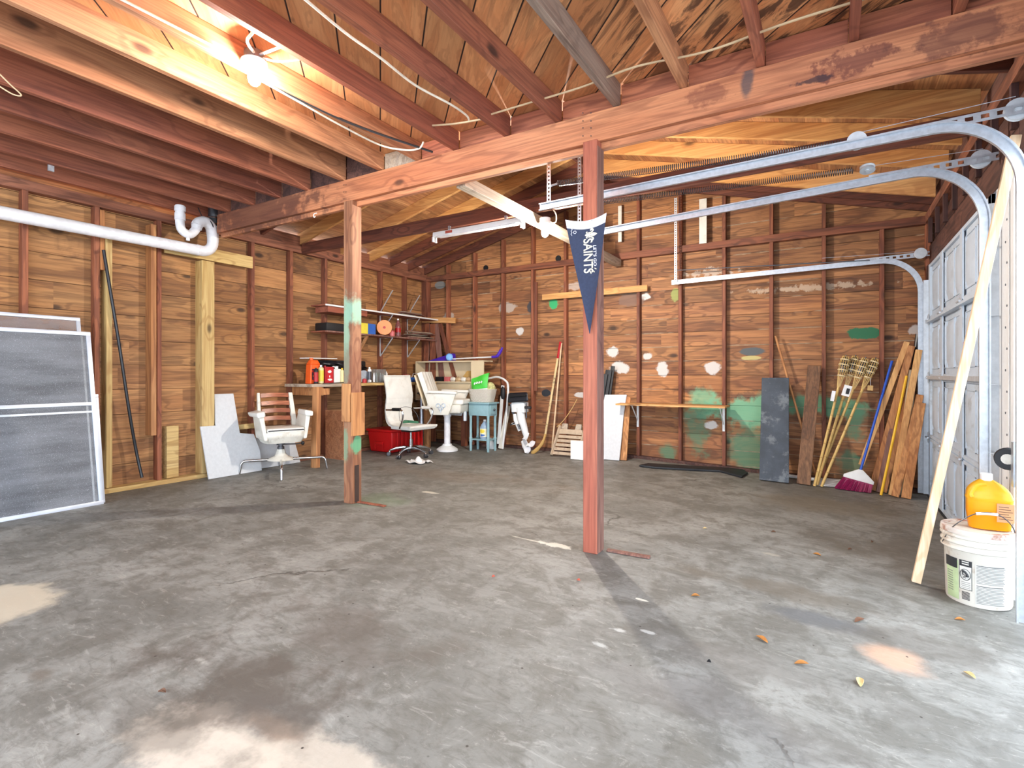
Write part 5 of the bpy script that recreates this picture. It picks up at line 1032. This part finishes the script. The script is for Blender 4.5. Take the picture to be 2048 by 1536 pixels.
# white bent frame and pale boards behind the table
t = thing('folded_lawn_frame', (-4.42, 6.98, .0), 'white bent-topped frame standing behind the side table', 'frame')
m = MB(); m.tube(curve([(-4.68, 7.0, 1.08), (-4.48, 6.98, 1.11), (-4.32, 6.96, 1.06), (-4.26, 6.95, .95), (-4.28, 6.93, .55), (-4.33, 6.90, .01)]), .016, 8); m.build('tube', M['white'], t)
m = MB(); m.bar((-4.36, 6.96, .98), (-4.41, 6.91, .08), .05, .015, up=(0, 1, 0)); m.build('slat', M['white'], t); m = MB(); m.ball((-4.36, 6.96, .86), .07, sc=(.6, .5, 1.6)); m.build('dark_pad', M['rubber'], t)
m = MB(); m.box(-4.60, -4.44, 6.86, 6.90, 0.0, .17); tag(m.build('white_carton', M['white'], origin=(-4.52, 6.88, 0)), 'small white carton on the floor under the side table', 'carton')
a, b = on_floor(1001, 899), at(1017, 812, y=7.03)
m = MB(); m.bar(a+V(0, 0, .015), b, .075, .02, up=(0, 1, 0)); tag(m.build('white_board', M['cream'], origin=tuple(a), bevel=.002), 'narrow cream board leaning between the side table and the outboard motor', 'board')
# ================================================================ OUTBOARD MOTOR
t = thing('outboard_motor', (-3.95, 6.78, 0), 'small white outboard boat motor with a black cowl, leaning at the back wall', 'outboard motor')
def mp(px, py, y=6.82): return at(px, py, y=y)
a, b = mp(1015, 797), mp(1058, 795)
m = MB(); m.hexa([mp(1015, 806, 6.72), mp(1057, 803, 6.72), mp(1057, 803, 6.98), mp(1015, 806, 6.98)], [mp(1017, 786, 6.74), mp(1055, 784, 6.74), mp(1055, 784, 6.96), mp(1017, 786, 6.96)]); m.build('cowl', M['blackp'], t, bevel=.03, seg=4)
m = MB(); m.tube([mp(1020, 793, 6.71), mp(1052, 791, 6.71)], .012, 8); m.build('cowl_grip', M['black'], t)
m = MB(); m.box(mp(1026, 800).x, mp(1052, 800).x, 6.77, 6.90, mp(1030, 824).z, mp(1030, 804).z); m.build('power_head', M['white'], t, bevel=.012)
m = MB(); m.tube([mp(1022, 808), mp(1026, 826), mp(1034, 832)], .02, 8); m.tube([mp(1052, 806), mp(1053, 836)], .01, 8); m.lathe([(.02, -.05), (.02, .05)], mp(1056, 815, 6.78), (1, 0, 0)); m.build('carburettor', M['steel_dk'], t)
m = MB(); m.tube([mp(1040, 815), mp(1043, 838), mp(1050, 862), mp(1053, 874)], [.062, .06, .05, .04], 14); m.build('leg_housing', M['white'], t)
m = MB(); m.tube([mp(1029, 828, 6.76), mp(1031, 840, 6.76), mp(1039, 862, 6.77)], [.026, .03, .022], 10); m.bar(mp(1024, 848, 6.74), mp(1034, 846, 6.74), .02, .03); m.build('clamp_bracket', M['white'], t)
m = MB(); m.tube([mp(1036, 848, 6.73), mp(1040, 858, 6.73)], .016, 8); m.tube([mp(1020, 850, 6.73), mp(1030, 846, 6.73)], .01, 6); m.build('clamp_screw', M['steel_dk'], t)
m = MB(); m.hexa([mp(1046, 878, 6.78), mp(1054, 880, 6.78), mp(1054, 880, 6.86), mp(1046, 878, 6.86)], [mp(1049, 864, 6.77), mp(1059, 866, 6.77), mp(1059, 866, 6.87), mp(1049, 864, 6.87)]); m.build('lower_leg', M['white'], t, bevel=.01)
m = MB(); m.tube([mp(1046, 882, 6.80), mp(1050, 892, 6.78), mp(1054, 902, 6.76), mp(1056, 908, 6.75)], [.03, .045, .035, .012], 12); m.build('gearcase', M['white'], t)
hub = mp(1056, 890, 6.70)
for a_ in (20, 140, 260):
    u = V(cos(radians(a_)), 0, sin(radians(a_))); w = V(-u.z, 0, u.x)
    m = MB(); m.sheet(lambda p, q: hub+u*(.02+.10*p)+w*(q-.5)*.085*sin(pi*(.18+.72*p))+V(0, (q-.5)*.05, 0), 8, 6, th=.006); m.build('propeller_blade', M['pvc'], t, sharp=60)
m = MB(); m.lathe([(.022, -.05), (.028, 0), (.012, .04)], hub, (0, -1, 0)); m.build('propeller_hub', M['white'], t)
# ================================================================ STICKS BY THE MOTOR
def hockey():
    pts = [at(1121, 684, y=7.09), at(1108, 762, y=7.0), at(1097, 830, y=6.93), at(1091, 868, y=6.88), at(1085, 885, y=6.85), at(1075, 898, y=6.80), at(1063, 907, y=6.76)]
    return pts
h = hockey(); t = thing('hockey_stick', tuple(h[-1]), 'old taped wooden hockey stick leaning on the back wall, red at its top', 'hockey stick')
m = MB(); m.tube(h[:4], .016, 6); m.build('shaft', flat('hockey', (214, 190, 140), .6, noise=.1, dirt=((60, 44, 34), .95, 14)), t)
m = MB(); m.tube([h[0]+(h[0]-h[1]).normalized()*.002, h[0].lerp(h[1], .42)], .019, 6); m.build('red_grip', M['tin'], t)
m = MB(); m.tube(curve(h[3:], 4), [.018]*4+[.024]*4+[.03]*4+[.012], 8, flat_=.5); m.build('blade', M['straw'], t)
a, b = on_floor(1103, 911), at(1123, 686, y=7.1)
m = MB(); m.tube([a+V(0, 0, .02), a.lerp(b, .33), b], .012, 8); st = m.build('cane_pole', flat('cane', (206, 176, 140), .6, noise=.2), origin=tuple(a)); tag(st, 'thin tan pole leaning just right of the hockey stick', 'pole'); m = MB(); m.tube([a+V(0, 0, .012), a.lerp(b, .06)], .019, 8); m.build('foot', M['steel_dk'], st)
# folded slatted stool
M['beige'] = flat('beige', (186, 164, 138), .6, 0, .12, 10, dirt=((120, 100, 84), .5, 12))
t = thing('folded_slat_chair', (-3.35, 6.85, 0), 'folded beige slatted wooden chair on the floor by the back wall', 'chair')
c0, c1 = at(1104, 905, y=6.72), at(1158, 908, y=6.72)
w = c1.x-c0.x
for k in range(5):
    z = .05+.055*k; m = MB(); m.bar((c0.x+.012*k, 6.70+.03*k, z), (c1.x+.005*k-.0, 6.70+.03*k, z), .02, .042, up=(0, .3, 1)); m.build('slat', M['beige'], t, bevel=.003)
for x in (c0.x+.01, c1.x-.01): m = MB(); m.bar((x, 6.68, .02), (x+.05, 6.86, .42), .025, .04); m.build('side_rail', M['beige'], t, bevel=.003)
m = MB(); m.bar((c0.x+.04, 6.84, .34), (c1.x-.0, 6.84, .34), .02, .07, up=(0, .3, 1)); m.build('top_rail', M['beige'], t, bevel=.003)
for x in (c0.x+.10, c1.x-.10): m = MB(); m.hexa([(x-.03, 6.86, .37), (x+.07, 6.86, .37), (x+.07, 6.9, .37), (x-.03, 6.9, .37)], [(x-.02, 6.89, .45), (x+.06, 6.89, .45), (x+.06, 6.92, .45), (x-.02, 6.92, .45)]); m.build('back_piece', M['timber_grey'], t, bevel=.01)
m = MB(); m.tube(curve([(c0.x+.02, 6.83, .40), (c0.x+.1, 6.9, .50), (c0.x+.2, 6.95, .66), (c0.x+.26, 7.0, .80)]), .006, 5); tag(m.build('dry_twig', M['straw'], origin=(c0.x, 6.83, .4)), 'thin curved twig standing on the folded slatted chair', 'twig')
# white panels by the front post
def px_panel(nm, pts_px, y0, y1, th, mat, label, cat='panel'):
    """panel leaning on the back wall: plane from floor line y0 to top y1"""
    zt = max(at(px, py, y=y1).z for px, py in pts_px); pts = []
    for px, py in pts_px:
        y = y0
        for _ in range(10):
            p = at(px, py, y=y); f = max(0, min(1, (p.z-fz(p.x))/max(.1, zt))); y = y0+(y1-y0)*f
        pts.append(p)
    for p in pts:
        if p.z < fz(p.x)+.05: p.z = fz(p.x)+.004
    return poly_thing(nm, pts, th, mat, label, cat)
px_panel('foam_board', [(1170, 927), (1239, 927), (1243, 885), (1248, 830), (1254, 790), (1170, 790)], 6.78, 7.02, .018, 'foam', 'tall white panel leaning on the back wall, half hidden by the pennant post', 'board')
px_panel('white_offcut', [(1142, 922), (1169, 924), (1169, 882), (1142, 881)], 6.58, 6.62, .016, 'white', 'low white board on the floor just left of the pennant post', 'board')
px_panel('plywood_strip', [(1240, 928), (1254, 928), (1262, 796), (1251, 792)], 6.84, 7.04, .02, 'stud_orange', 'orange plywood strip leaning against the right edge of the tall white panel', 'board')
for k, (px0, px1, pyt, r_) in enumerate(((1214, 1226, 732, .03), (1206, 1220, 740, .05), (1200, 1214, 748, .05))):
    a, b = at(px0-4, 850, y=7.0), at(px1, pyt, y=7.09)
    d = (b-a).normalized(); a = a-d*((a.z-.02)/d.z); a.y = 6.98-.04*k; b.y = 7.09-.04*k
    m = MB(); m.bar(a, b, r_*1.8, .03, up=(0, 1, 0)); tag(m.build('black_rail', M['rubber'], origin=tuple(a), bevel=.006), ['tall narrow black rail standing behind the white panel, tallest of its bundle', 'middle black rail behind the white panel', 'shortest black rail behind the white panel, nearest the post'][k], 'rail')
# ================================================================ SHELF BOARD ON THE BACK WALL
x0, x1, y0, y1, zs_ = -2.47, -1.10, 6.76, YB-ST-.004, .765
t = thing('wall_shelf', ((x0+x1)/2, y1, zs_), 'long pale board shelf on two white brackets, low on the back wall', 'shelf')
m = MB(); m.box(x0, x1, y0, y1, zs_-.022, zs_); m.build('board', M['new_x'], t, bevel=.002)
for x in (-2.277, -1.173):
    m = MB(); m.bar((x, y0+.08, zs_-.028), (x, y1-.01, zs_-.028), .028, .008); m.bar((x, y1-.006, zs_-.03), (x, y1-.006, zs_-.33), .028, .008, up=(0, 1, 0)); m.bar((x, y0+.10, zs_-.035), (x, y1-.012, zs_-.24), .008, .016); m.build('bracket', M['white'], t)
# rubber mat
P = [on_floor(*q) for q in ((1278, 934), (1295, 930), (1484, 941), (1496, 949), (1484, 957), (1440, 945), (1380, 942), (1310, 938))]
m = MB(); top = []
for p in P: top.append(V(p.x, p.y, fz(p.x)+.028))
k = len(P); m._add([V(p.x, p.y, fz(p.x)+.003) for p in P]+top, [tuple(range(k))[::-1], tuple(range(k, 2*k))]+[(i, (i+1) % k, k+(i+1) % k, k+i) for i in range(k)])
tag(m.build('rubber_ramp', M['rubber'], origin=tuple(P[0]), bevel=.01), 'long black rubber edging strip lying on the floor along the back wall', 'rubber strip')
# slate coloured board
M['slate'] = flat('slate', (66, 74, 84), .7, 0, .25, 5, dirt=((140, 146, 150), .45, 7), patches=(((-.6, 6.7, .0), (.4, .5, .14), (150, 156, 158), .7, .5, .9), ((-.62, 6.7, .33), (.03, .2, .01), (225, 225, 225), .8, .3, .6), ((-.56, 6.7, .31), (.03, .2, .01), (225, 225, 225), .8, .3, .6), ((-.72, 6.7, .18), (.06, .2, .08), (30, 32, 36), .7, .4, .5)))
pn = px_panel('slate_board', [(1519, 958), (1578, 961), (1578, 757), (1524, 757)], 6.66, 7.06, .03, 'slate', 'dark slate-coloured painted board leaning on the back wall', 'board')
def lean(nm, p0, p1, w, h, mat, label, cat='wooden stick', y0=6.8, y1=7.09, rnd_=False, up=(0, 1, 0), par=None, w2=None):
    a = at(p0[0], p0[1], y=y0); b = at(p1[0], p1[1], y=y1); a.z = max(a.z, fz(a.x)+.006)
    if p0[1] > 930: a.z = fz(a.x)+.006
    m = MB()
    if rnd_: m.tube([a, a.lerp(b, .5), b], w, 10)
    else: m.bar(a, b, w, h, up=up, w2=w2)
    o = m.build(nm, M[mat], origin=tuple(a), bevel=0 if rnd_ else .003, seg=1)
    return tag(o, label, cat) if label else o
lean('broomstick', (1635, 950), (1551, 672), .013, 0, 'stud_orange', 'thin round wooden handle leaning left, behind the brown plank', 'handle', 7.04, 7.1, True)
lean('brown_plank', (1607, 958), (1629, 732), .135, .045, 'plankb' if 'plankb' in M else 'joist_orange', 'thick weathered brown plank leaning between the slate board and the bamboo torches', 'plank', 6.72, 7.06)
# dustpan and white rail behind
t = thing('dustpan', tuple(on_floor(1658, 962)), 'white dustpan lying on the floor between the torches and the broom', 'dustpan')
c = on_floor(1658, 962); c = V(c.x, 6.86, fz(c.x)); m = MB(); z0 = c.z+.004
m.hexa([c+V(-.16, -.06, .003), c+V(.14, -.04, .003), c+V(.12, .16, .003), c+V(-.14, .14, .003)], [c+V(-.16, -.06, .008), c+V(.14, -.04, .008), c+V(.12, .16, .06), c+V(-.14, .14, .06)]); m.build('pan', M['white'], t, bevel=.004)
m = MB(); m.tube([c+V(-.14, .1, .04), c+V(-.62, .28, .04)], .02, 8, flat_=1); m.build('handle', M['white'], t)
# ---- bamboo torches
M['bamboo'] = flat('bamboo', (206, 170, 98), .45, 0, .12, 14, patches=()); M['bamboo_d'] = flat('bamboo_d', (170, 128, 70), .5, 0, .2, 20); M['band'] = flat('band', (228, 208, 164), .6, 0, .1, 30); M['band_d'] = flat('band_d', (150, 118, 78), .7)
def torch(p0, p1, y0, y1, label, extra=None):
    a = at(*p0, y=y0); b = at(*p1, y=y1); a.z = fz(a.x)+.008; L = (b-a).length; d = (b-a)/L
    t = thing('bamboo_torch', tuple(a), label, 'torch')
    hb = L-.36; u = d.orthogonal().normalized(); w = d.cross(u)
    m = MB(); m.tube([a+d*s for s in (0, hb*.5, hb)], [.0145, .014, .013], 10); 
    m.build('pole', M['bamboo'], t)
    m = MB()
    for k in range(1, 7): m.tube(arc(a+d*hb*k/7, .0155, 0, 2*pi, 10, u, w), .0025, 4)
    m.build('nodes', M['bamboo_d'], t)
    prof = [(0, .013), (.14, .033), (.22, .045), (.29, .044), (.36, .028)]
    def rad(s):
        for (s0, r0), (s1, r1) in zip(prof, prof[1:]):
            if s <= s1: return r0+(r1-r0)*(s-s0)/(s1-s0)
        return prof[-1][1]
    m = MB()
    for k in range(12):
        an = 2*pi*k/12; m.tube([a+d*(hb+s)+(u*cos(an)+w*sin(an))*rad(s) for s in (0, .06, .12, .20, .28, .355)], .0042, 4)
    bk = m.build('basket', M['bamboo'], t)
    m = MB()
    for s, mt in ((.13, 0), (.165, 1), (.195, 0), (.225, 1), (.255, 0), (.285, 1), (.315, 0)):
        m.tube(arc(a+d*(hb+s), rad(s)+.002, 0, 2*pi, 16, u, w), .0075 if mt == 0 else .0035, 5, closed=False, mi=mt)
    m.build('woven_band', [M['band'], M['band_d']], bk)
    m = MB(); m.lathe([(.030, .17), (.036, .19), (.036, .32), (.02, .345), (.008, .35), (.008, .37)], a+d*hb, d, n=16); m.build('fuel_canister', M['steel_dk'], t)
    return t, a, d, hb
torch((1629, 966), (1692, 712), 6.70, 6.97, 'leftmost bamboo torch of the four, with a pale sticker on its pole')
torch((1634, 966), (1711, 712), 6.78, 7.04, 'second bamboo torch from the left, with a white paper tag at its neck')
torch((1632, 966), (1731, 716), 6.86, 7.0, 'third bamboo torch from the left, partly hidden by its neighbour')
torch((1643, 968), (1751, 717), 6.72, 7.04, 'rightmost bamboo torch of the four, with a small square tag dangling')
a = at(1666, 793, y=6.90); m = MB(); m.bar(at(1668, 782, y=6.845), at(1664, 802, y=6.835), .036, .004, up=(0, 1, 0)); tag(m.build('sticker', M['pvc'], origin=tuple(a)), 'pale sticker wrapped on the leftmost torch pole', 'sticker')
a = at(1692, 782, y=6.82); m = MB(); m.bar(at(1697, 771, y=6.84), at(1690, 792, y=6.83), .075, .004, up=(0, 1, 0)); o = m.build('paper_tag', M['white'], origin=tuple(a)); tag(o, 'white paper tag with dark print on the second torch', 'tag'); m = MB(); m.bar(at(1697, 777, y=6.83), at(1694, 788, y=6.828), .03, .003, up=(0, 1, 0)); m.build('print', M['black'], o)
a = at(1740, 776, y=6.90); m = MB(); m.bar(at(1741, 771, y=6.9), at(1740, 781, y=6.9), .05, .004, up=(0, 1, 0)); o = m.build('square_tag', M['straw'], origin=tuple(a)); tag(o, 'small square tan tag dangling from the rightmost torch', 'tag'); m = MB(); m.tube([at(1741, 771, y=6.9), at(1741, 756, y=6.9)], .002, 4); m.build('string', M['white'], o)
# ---- broom
hd = on_floor(1706, 966); ht = at(1784, 722, y=7.06); zf = fz(hd.x)
t = thing('push_broom', tuple(hd), 'broom with a blue handle, white cap and burgundy bristles leaning on the back wall', 'broom')
base = V(hd.x+.05, 6.78, zf+.20); d = (ht-base).normalized()
m = MB(); m.tube([base, ht], .0125, 12); m.build('handle', M['bluep'], t)
m = MB(); r = V(.97, 0, -.22); m.prism([(-.14, -.06), (.14, -.06), (.14, -.03), (.02, .06), (-.02, .06), (-.14, -.03)], base-V(.005, 0, .03), r, V(.22, .1, .97), .045); m.build('cap', M['white'], t, bevel=.004)
rs = random.Random(5); m = MB()
for k in range(420):
    u = rs.uniform(-1, 1); w = rs.uniform(-.5, .5); top = base-V(.005, 0, .03)+r*u*.132+V(0, w*.035, 0)+V(-.22, -.1, -.97)*.058; bot = V(top.x-.05+u*.035, top.y-.03+w*.05, 0); bot.z = fz(bot.x)+rs.uniform(.004, .02)
    m.bar(top, bot, .0042, .0042)
o = m.build('bristles', M['burg'], t); o['kind'] = 'stuff'
m = MB(); c_ = base-V(.015, .01, .11); m.hexa([(c_.x-.17, c_.y-.05, zf+.012), (c_.x+.11, c_.y-.05, zf+.004), (c_.x+.11, c_.y, zf+.004), (c_.x-.17, c_.y, zf+.012)], [(c_.x-.12, c_.y-.015, c_.z+.05), (c_.x+.13, c_.y-.015, c_.z-.0), (c_.x+.13, c_.y+.015, c_.z), (c_.x-.12, c_.y+.015, c_.z+.05)]); m.build('bristle_core', M['burg'], t)
# ---- lumber in the right corner
LB = [((1722, 930), (1814, 684), .050, .030, 'batten', 6.95, 7.06, 'pale batten crossing behind the blue broom handle, its foot hidden by the bristles'),
      ((1744, 972), (1823, 692), .060, .035, 'stud_orange', 6.90, 7.05, 'leftmost upright batten of the corner bundle, right of the broom'),
      ((1757, 973), (1806, 748), .045, .030, 'post_side', 6.84, 7.07, 'short grey-brown batten behind the yellow pole'),
      ((1768, 972), (1822, 760), .045, .03, 'stud_orange', 6.86, 7.06, 'orange batten standing behind the yellow pole'),
      ((1783, 976), (1838, 700), .055, .035, 'batten', 6.74, 7.0, 'tall pale batten just right of the yellow pole'),
      ((1790, 977), (1840, 790), .060, .035, 'stud_orange', 6.70, 6.95, 'middle batten of the corner bundle with a square end on the floor'),
      ((1812, 976), (1842, 806), .075, .035, 'stud_orange', 6.68, 6.92, 'rightmost wide batten of the corner bundle, by the door track'),
      ((1796, 976), (1826, 740), .07, .02, 'ply', 6.84, 7.05, 'wide pale plywood strip behind the corner battens')]
for p0, p1, w_, h_, mt, ya, yb, lab in LB: lean('wooden_batten', p0, p1, w_*1.05, h_, mt, lab, 'wooden batten', ya, yb)
lean('yellow_pole', (1762, 976), (1813, 752), .0125, 0, 'yellow', 'thin yellow pole among the battens in the right corner', 'pole', 6.68, 6.98, True)
lean('black_pole', (1806, 880), (1836, 668), .022, 0, 'blackp', 'black pole standing at the very back of the corner bundle', 'pole', 7.085, 7.1, True)
# ================================================================ BUCKET AND JUG
bx_, by_ = .70, 3.90; zb = fz(bx_)
M['bucket'] = flat('bucket', (214, 208, 196), .45, 0, .06, 5, dirt=((150, 120, 92), .5, 10)); R_ = .155
t = thing('plastic_bucket', (bx_, by_, zb+.002), 'dirty white five gallon bucket with printed labels, at the right edge', 'bucket')
m = MB(); H_ = .405
m.lathe([(R_*.90, 0), (R_*.92, .01), (R_*.97, H_*.70), (R_*1.0, H_*.715), (R_*1.0, H_*.72), (R_*1.07, H_*.735), (R_*1.07, H_*.75), (R_*1.02, H_*.765), (R_*1.02, H_*.80), (R_*1.08, H_*.815), (R_*1.08, H_*.83), (R_*1.03, H_*.845), (R_*1.03, H_*.885), (R_*1.09, H_*.90), (R_*1.09, H_*.915), (R_*1.05, H_*.93), (R_*1.06, H_*.985), (R_*1.04, H_)], n=48)
m.build('body', M['bucket'], t, local=True, sharp=40)
m = MB(); m.lathe([(.005, H_-.012), (R_*.86, H_-.012), (R_*.88, H_+.004), (R_*1.07, H_+.006), (R_*1.09, H_-.02)], n=48, cap=False); m.build('lid', flat('bucket_lid', (206, 196, 186), .6, dirt=((150, 84, 50), .85, 8)), t, local=True)
def cyl(a0, a1, z0, z1, mat, nm, par=None, rr=.0015):
    """patch of label on the bucket wall; angles measured in the bucket frame"""
    def f(u, v):
        z = z0+(z1-z0)*v; a = radians(a0+(a1-a0)*u); r = R_*(.92+.05*z/(H_*.7))+rr; return (r*cos(a), r*sin(a), z)
    m = MB(); m.sheet(f, max(2, int(abs(a1-a0)/4)), 2, th=.0006); return m.build(nm, mat if not isinstance(mat, str) else M[mat], par or t, local=True)
# bucket faces the camera at about -100 degrees
A0 = math.degrees(math.atan2(-by_, -bx_))
M['ink'] = flat('ink', (40, 42, 44), .6); M['ink_l'] = flat('ink_l', (122, 122, 118), .6); M['lab_w'] = flat('lab_w', (206, 204, 196), .6); M['lab_g'] = flat('lab_g', (178, 196, 150), .6)
cyl(A0-64, A0-34, .02, .235, 'lab_g', 'green_label'); cyl(A0-66, A0-36, .19, .245, 'ink', 'dark_label_band', rr=.0022)
for k in range(9): cyl(A0-60, A0-46, .06+.013*k, .0635+.013*k, 'ink_l', 'print_line', rr=.0026)
wl_ = cyl(A0-32, A0-10, .085, .245, 'ink', 'warning_label', rr=.0016); cyl(A0-31, A0-11, .088, .212, 'lab_w', 'warning_panel', wl_, rr=.0022)
for k in range(2): cyl(A0-27, A0-15, .222+.012*k, .228+.012*k, 'lab_w', 'warning_words', wl_, rr=.0026)
def on_b(a, z, rr=.004): a = radians(A0+a); r = R_*(.92+.05*z/(H_*.7))+rr; return (r*cos(a), r*sin(a), z)
m = MB(); m.tube([on_b(-21+9*cos(x*pi/9), .168+.030*sin(x*pi/9)) for x in range(18)], .0014, 4, closed=True)
m.tube([on_b(-26, .186), on_b(-22, .184), on_b(-18, .172), on_b(-16, .158)], .006, 5); m.tube([on_b(-25, .184), on_b(-25.5, .168)], .003, 4); m.tube([on_b(-18, .172), on_b(-20, .156)], .003, 4)
m.tube([on_b(-26, .163), on_b(-23, .168), on_b(-21, .163), on_b(-25, .150), on_b(-20, .150)], .0018, 4); m.build('pictogram', M['ink'], wl_, local=True)
for k in range(4): cyl(A0-29, A0-13, .094+.010*k, .0965+.010*k, 'ink_l', 'fine_print', wl_, rr=.0026)
for k in range(7): cyl(A0-28, A0-14, .030+.0065*k, .0335+.0065*k, 'ink', 'barcode_bar', rr=.0018)
tp = cyl(A0-5, A0+48, .02, .235, 'lab_w', 'text_panel')
for k in range(27):
    if k in (13,): continue
    cyl(A0-3, A0+46-(k*7 % 5), .026+.0078*k, .0292+.0078*k, 'ink_l' if k not in (12, 26) else 'ink', 'text_line', tp, rr=.0022)
m = MB(); e1, e2 = V(-.158, -.03, .30), V(.158, .03, .30); m.tube(curve([(-.163, -.03, .31), (-.12, -.09, .42), (-.03, -.115, .505), (.06, -.11, .51), (.13, -.07, .44), (.163, .0, .31)]), .0028, 6); hl = m.build('handle', M['steel_dk'], t, local=True)
m = MB(); m.tube(curve([(-.03, -.115, .505), (.015, -.114, .511), (.06, -.11, .51)]), .008, 8); m.build('grip', M['pvc'], hl, local=True)
t = thing('orange_jug', (bx_+.045, by_+.0, zb+.002+H_+.007), 'translucent orange-yellow jug with a white cap, standing on the bucket lid', 'jug')
N = NT('amber', .25); N.color(N.mix(N.rng(N.sep(N.pos())[2], .05, .2), lin((255, 166, 20)), lin((255, 196, 50)))); N.b.inputs['Transmission Weight'].default_value = .35; N.b.inputs['Subsurface Weight'].default_value = .3; N.b.inputs['Subsurface Radius'].default_value = (.1, .06, .02); N.b.inputs['IOR'].default_value = 1.3; M['amber'] = N.m
def jug(u, v):
    a = 2*pi*u; n = 3.2; r = (abs(cos(a))**n+abs(sin(a))**n)**(-1/n); z = .27*v
    k = .90+.10*min(1, v*3) if v < .6 else (1.05 if v < .64 else 1.0-.75*((v-.64)/.36)**2.2)
    return (cos(a)*r*.098*k+(.0 if v < .64 else -.012*(v-.64)/.36), sin(a)*r*.062*k, z)
m = MB(); m.sheet(jug, 36, 26); m._add([jug(i/36, 0) for i in range(36)], [tuple(range(36))[::-1]]); m._add([jug(i/36, 1) for i in range(36)], [tuple(range(36))]); m.build('body', M['amber'], t, local=True, sharp=50)
m = MB(); m.lathe([(.026, .262), (.028, .268), (.028, .298), (.024, .302)], (-.012, 0, 0), n=24); m.build('cap', M['white'], t, local=True)
m = MB(); m.tube(curve([(-.02, -.035, .245), (-.06, -.04, .235), (-.085, -.045, .19), (-.08, -.05, .17)]), .012, 8); m.build('handle_ridge', M['amber'], t, local=True)
m = MB(); m.box(.02, .092, -.0665, -.0645, .05, .15); lb = m.build('label', flat('lbl_am', (206, 150, 104), .5), t, local=True, bevel=.0)
for k in range(6): m = MB(); m.box(.028, .085-(k % 3)*.008, -.0672, -.0667, .066+.013*k, .0695+.013*k); m.build('print_line', M['brown'], lb, local=True)
# ================================================================ LITTER ON THE FLOOR
p = on_floor(838, 926)
t = thing('paper_towel', tuple(p), 'crumpled white paper towel on the floor in front of the office chair', 'paper')
m = MB(); m.sheet(lambda u, v: p+V((u-.5)*.34*(1-.3*sin(pi*v)), (v-.5)*.22*(.7+.5*sin(3*u)), .024+.05*max(0, 1-((u-.5)**2+(v-.5)**2)*14)+.010*sin(13*u+4*v)+.008*sin(17*v)), 22, 16, th=.002); m.build('paper', M['white'], t, sharp=40)
M['leaf'] = flat('leaf', (176, 116, 52), .7, 0, .2, 30); M['leaf_d'] = flat('leaf_d', (110, 74, 52), .8, 0, .3, 30); M['leaf_p'] = flat('leaf_p', (204, 176, 124), .7, 0, .15, 30); M['chip'] = flat('chip', (200, 96, 74), .8)
rs = random.Random(11)
def leaf(px, py, L, mat, lab, ang=None, nm='dead_leaf', cat='leaf'):
    p = on_floor(px, py); an = rs.uniform(0, 6.28) if ang is None else ang; u = V(cos(an), sin(an), 0); w = V(-sin(an), cos(an), 0)
    m = MB(); m.sheet(lambda a, b: p+u*(a-.5)*L+w*(b-.5)*L*.42*sin(pi*min(.98, max(.02, a)))**.7+V(0, 0, .004+.010*(2*b-1)**2*sin(pi*a)+.006*a*(1 if L > .05 else .3)), 8, 4, th=.0012)
    tag(m.build(nm, M[mat], origin=tuple(p), sharp=60), lab, cat)
for a in ((1391, 1193, .045, 'leaf', 'round orange-brown dead leaf in the middle of the floor, right of the pennant post', .4), (1524, 1281, .06, 'leaf', 'orange dead leaf with a stalk on the floor, below the dark oil stain', 2.6), (1603, 1330, .055, 'leaf', 'flat tan dead leaf on the floor, right of the stalked one', .3), (1720, 1367, .06, 'leaf_p', 'pale tan dead leaf on the floor, left of the peach stain bottom', 1.6), (1920, 1241, .045, 'leaf', 'orange leaf on the floor just in front of the bucket', .2),
          (1719, 1243, .065, 'leaf_d', 'curled grey-brown dead leaf casting a short shadow, left of the bucket', .9), (1410, 1058, .035, 'leaf_p', 'small yellowish leaf on the floor right behind the pennant post', .5), (1634, 1110, .05, 'leaf', 'brown leaf beside a pale paint fleck, in the right middle of the floor', 2.9), (1939, 1352, .05, 'leaf_p', 'narrow straw-coloured leaf near the lower right edge', 2.3), (1157, 1162, .022, 'chip', 'tiny reddish chip on the floor in front of the pennant post', 0), (987, 1155, .022, 'chip', 'tiny orange chip on the floor left of the pennant post', 1),
          (324, 1386, .035, 'leaf_d', 'small black fleck on the dark stain at lower left', .3), (1418, 1326, .018, 'black', 'tiny black pebble on the floor, left of the tan leaf', 0), (1700, 1100, .03, 'leaf_d', 'small brown leaf near the stick foot, left of the bucket', .5), (1745, 1085, .03, 'leaf_d', 'small dark leaf further back, left of the leaning stick', 1.2), (1547, 1065, .035, 'leaf_d', 'dark scrap on the shadow band behind the pennant post', .1)): leaf(a[0], a[1], a[2], a[3], a[4], a[5])
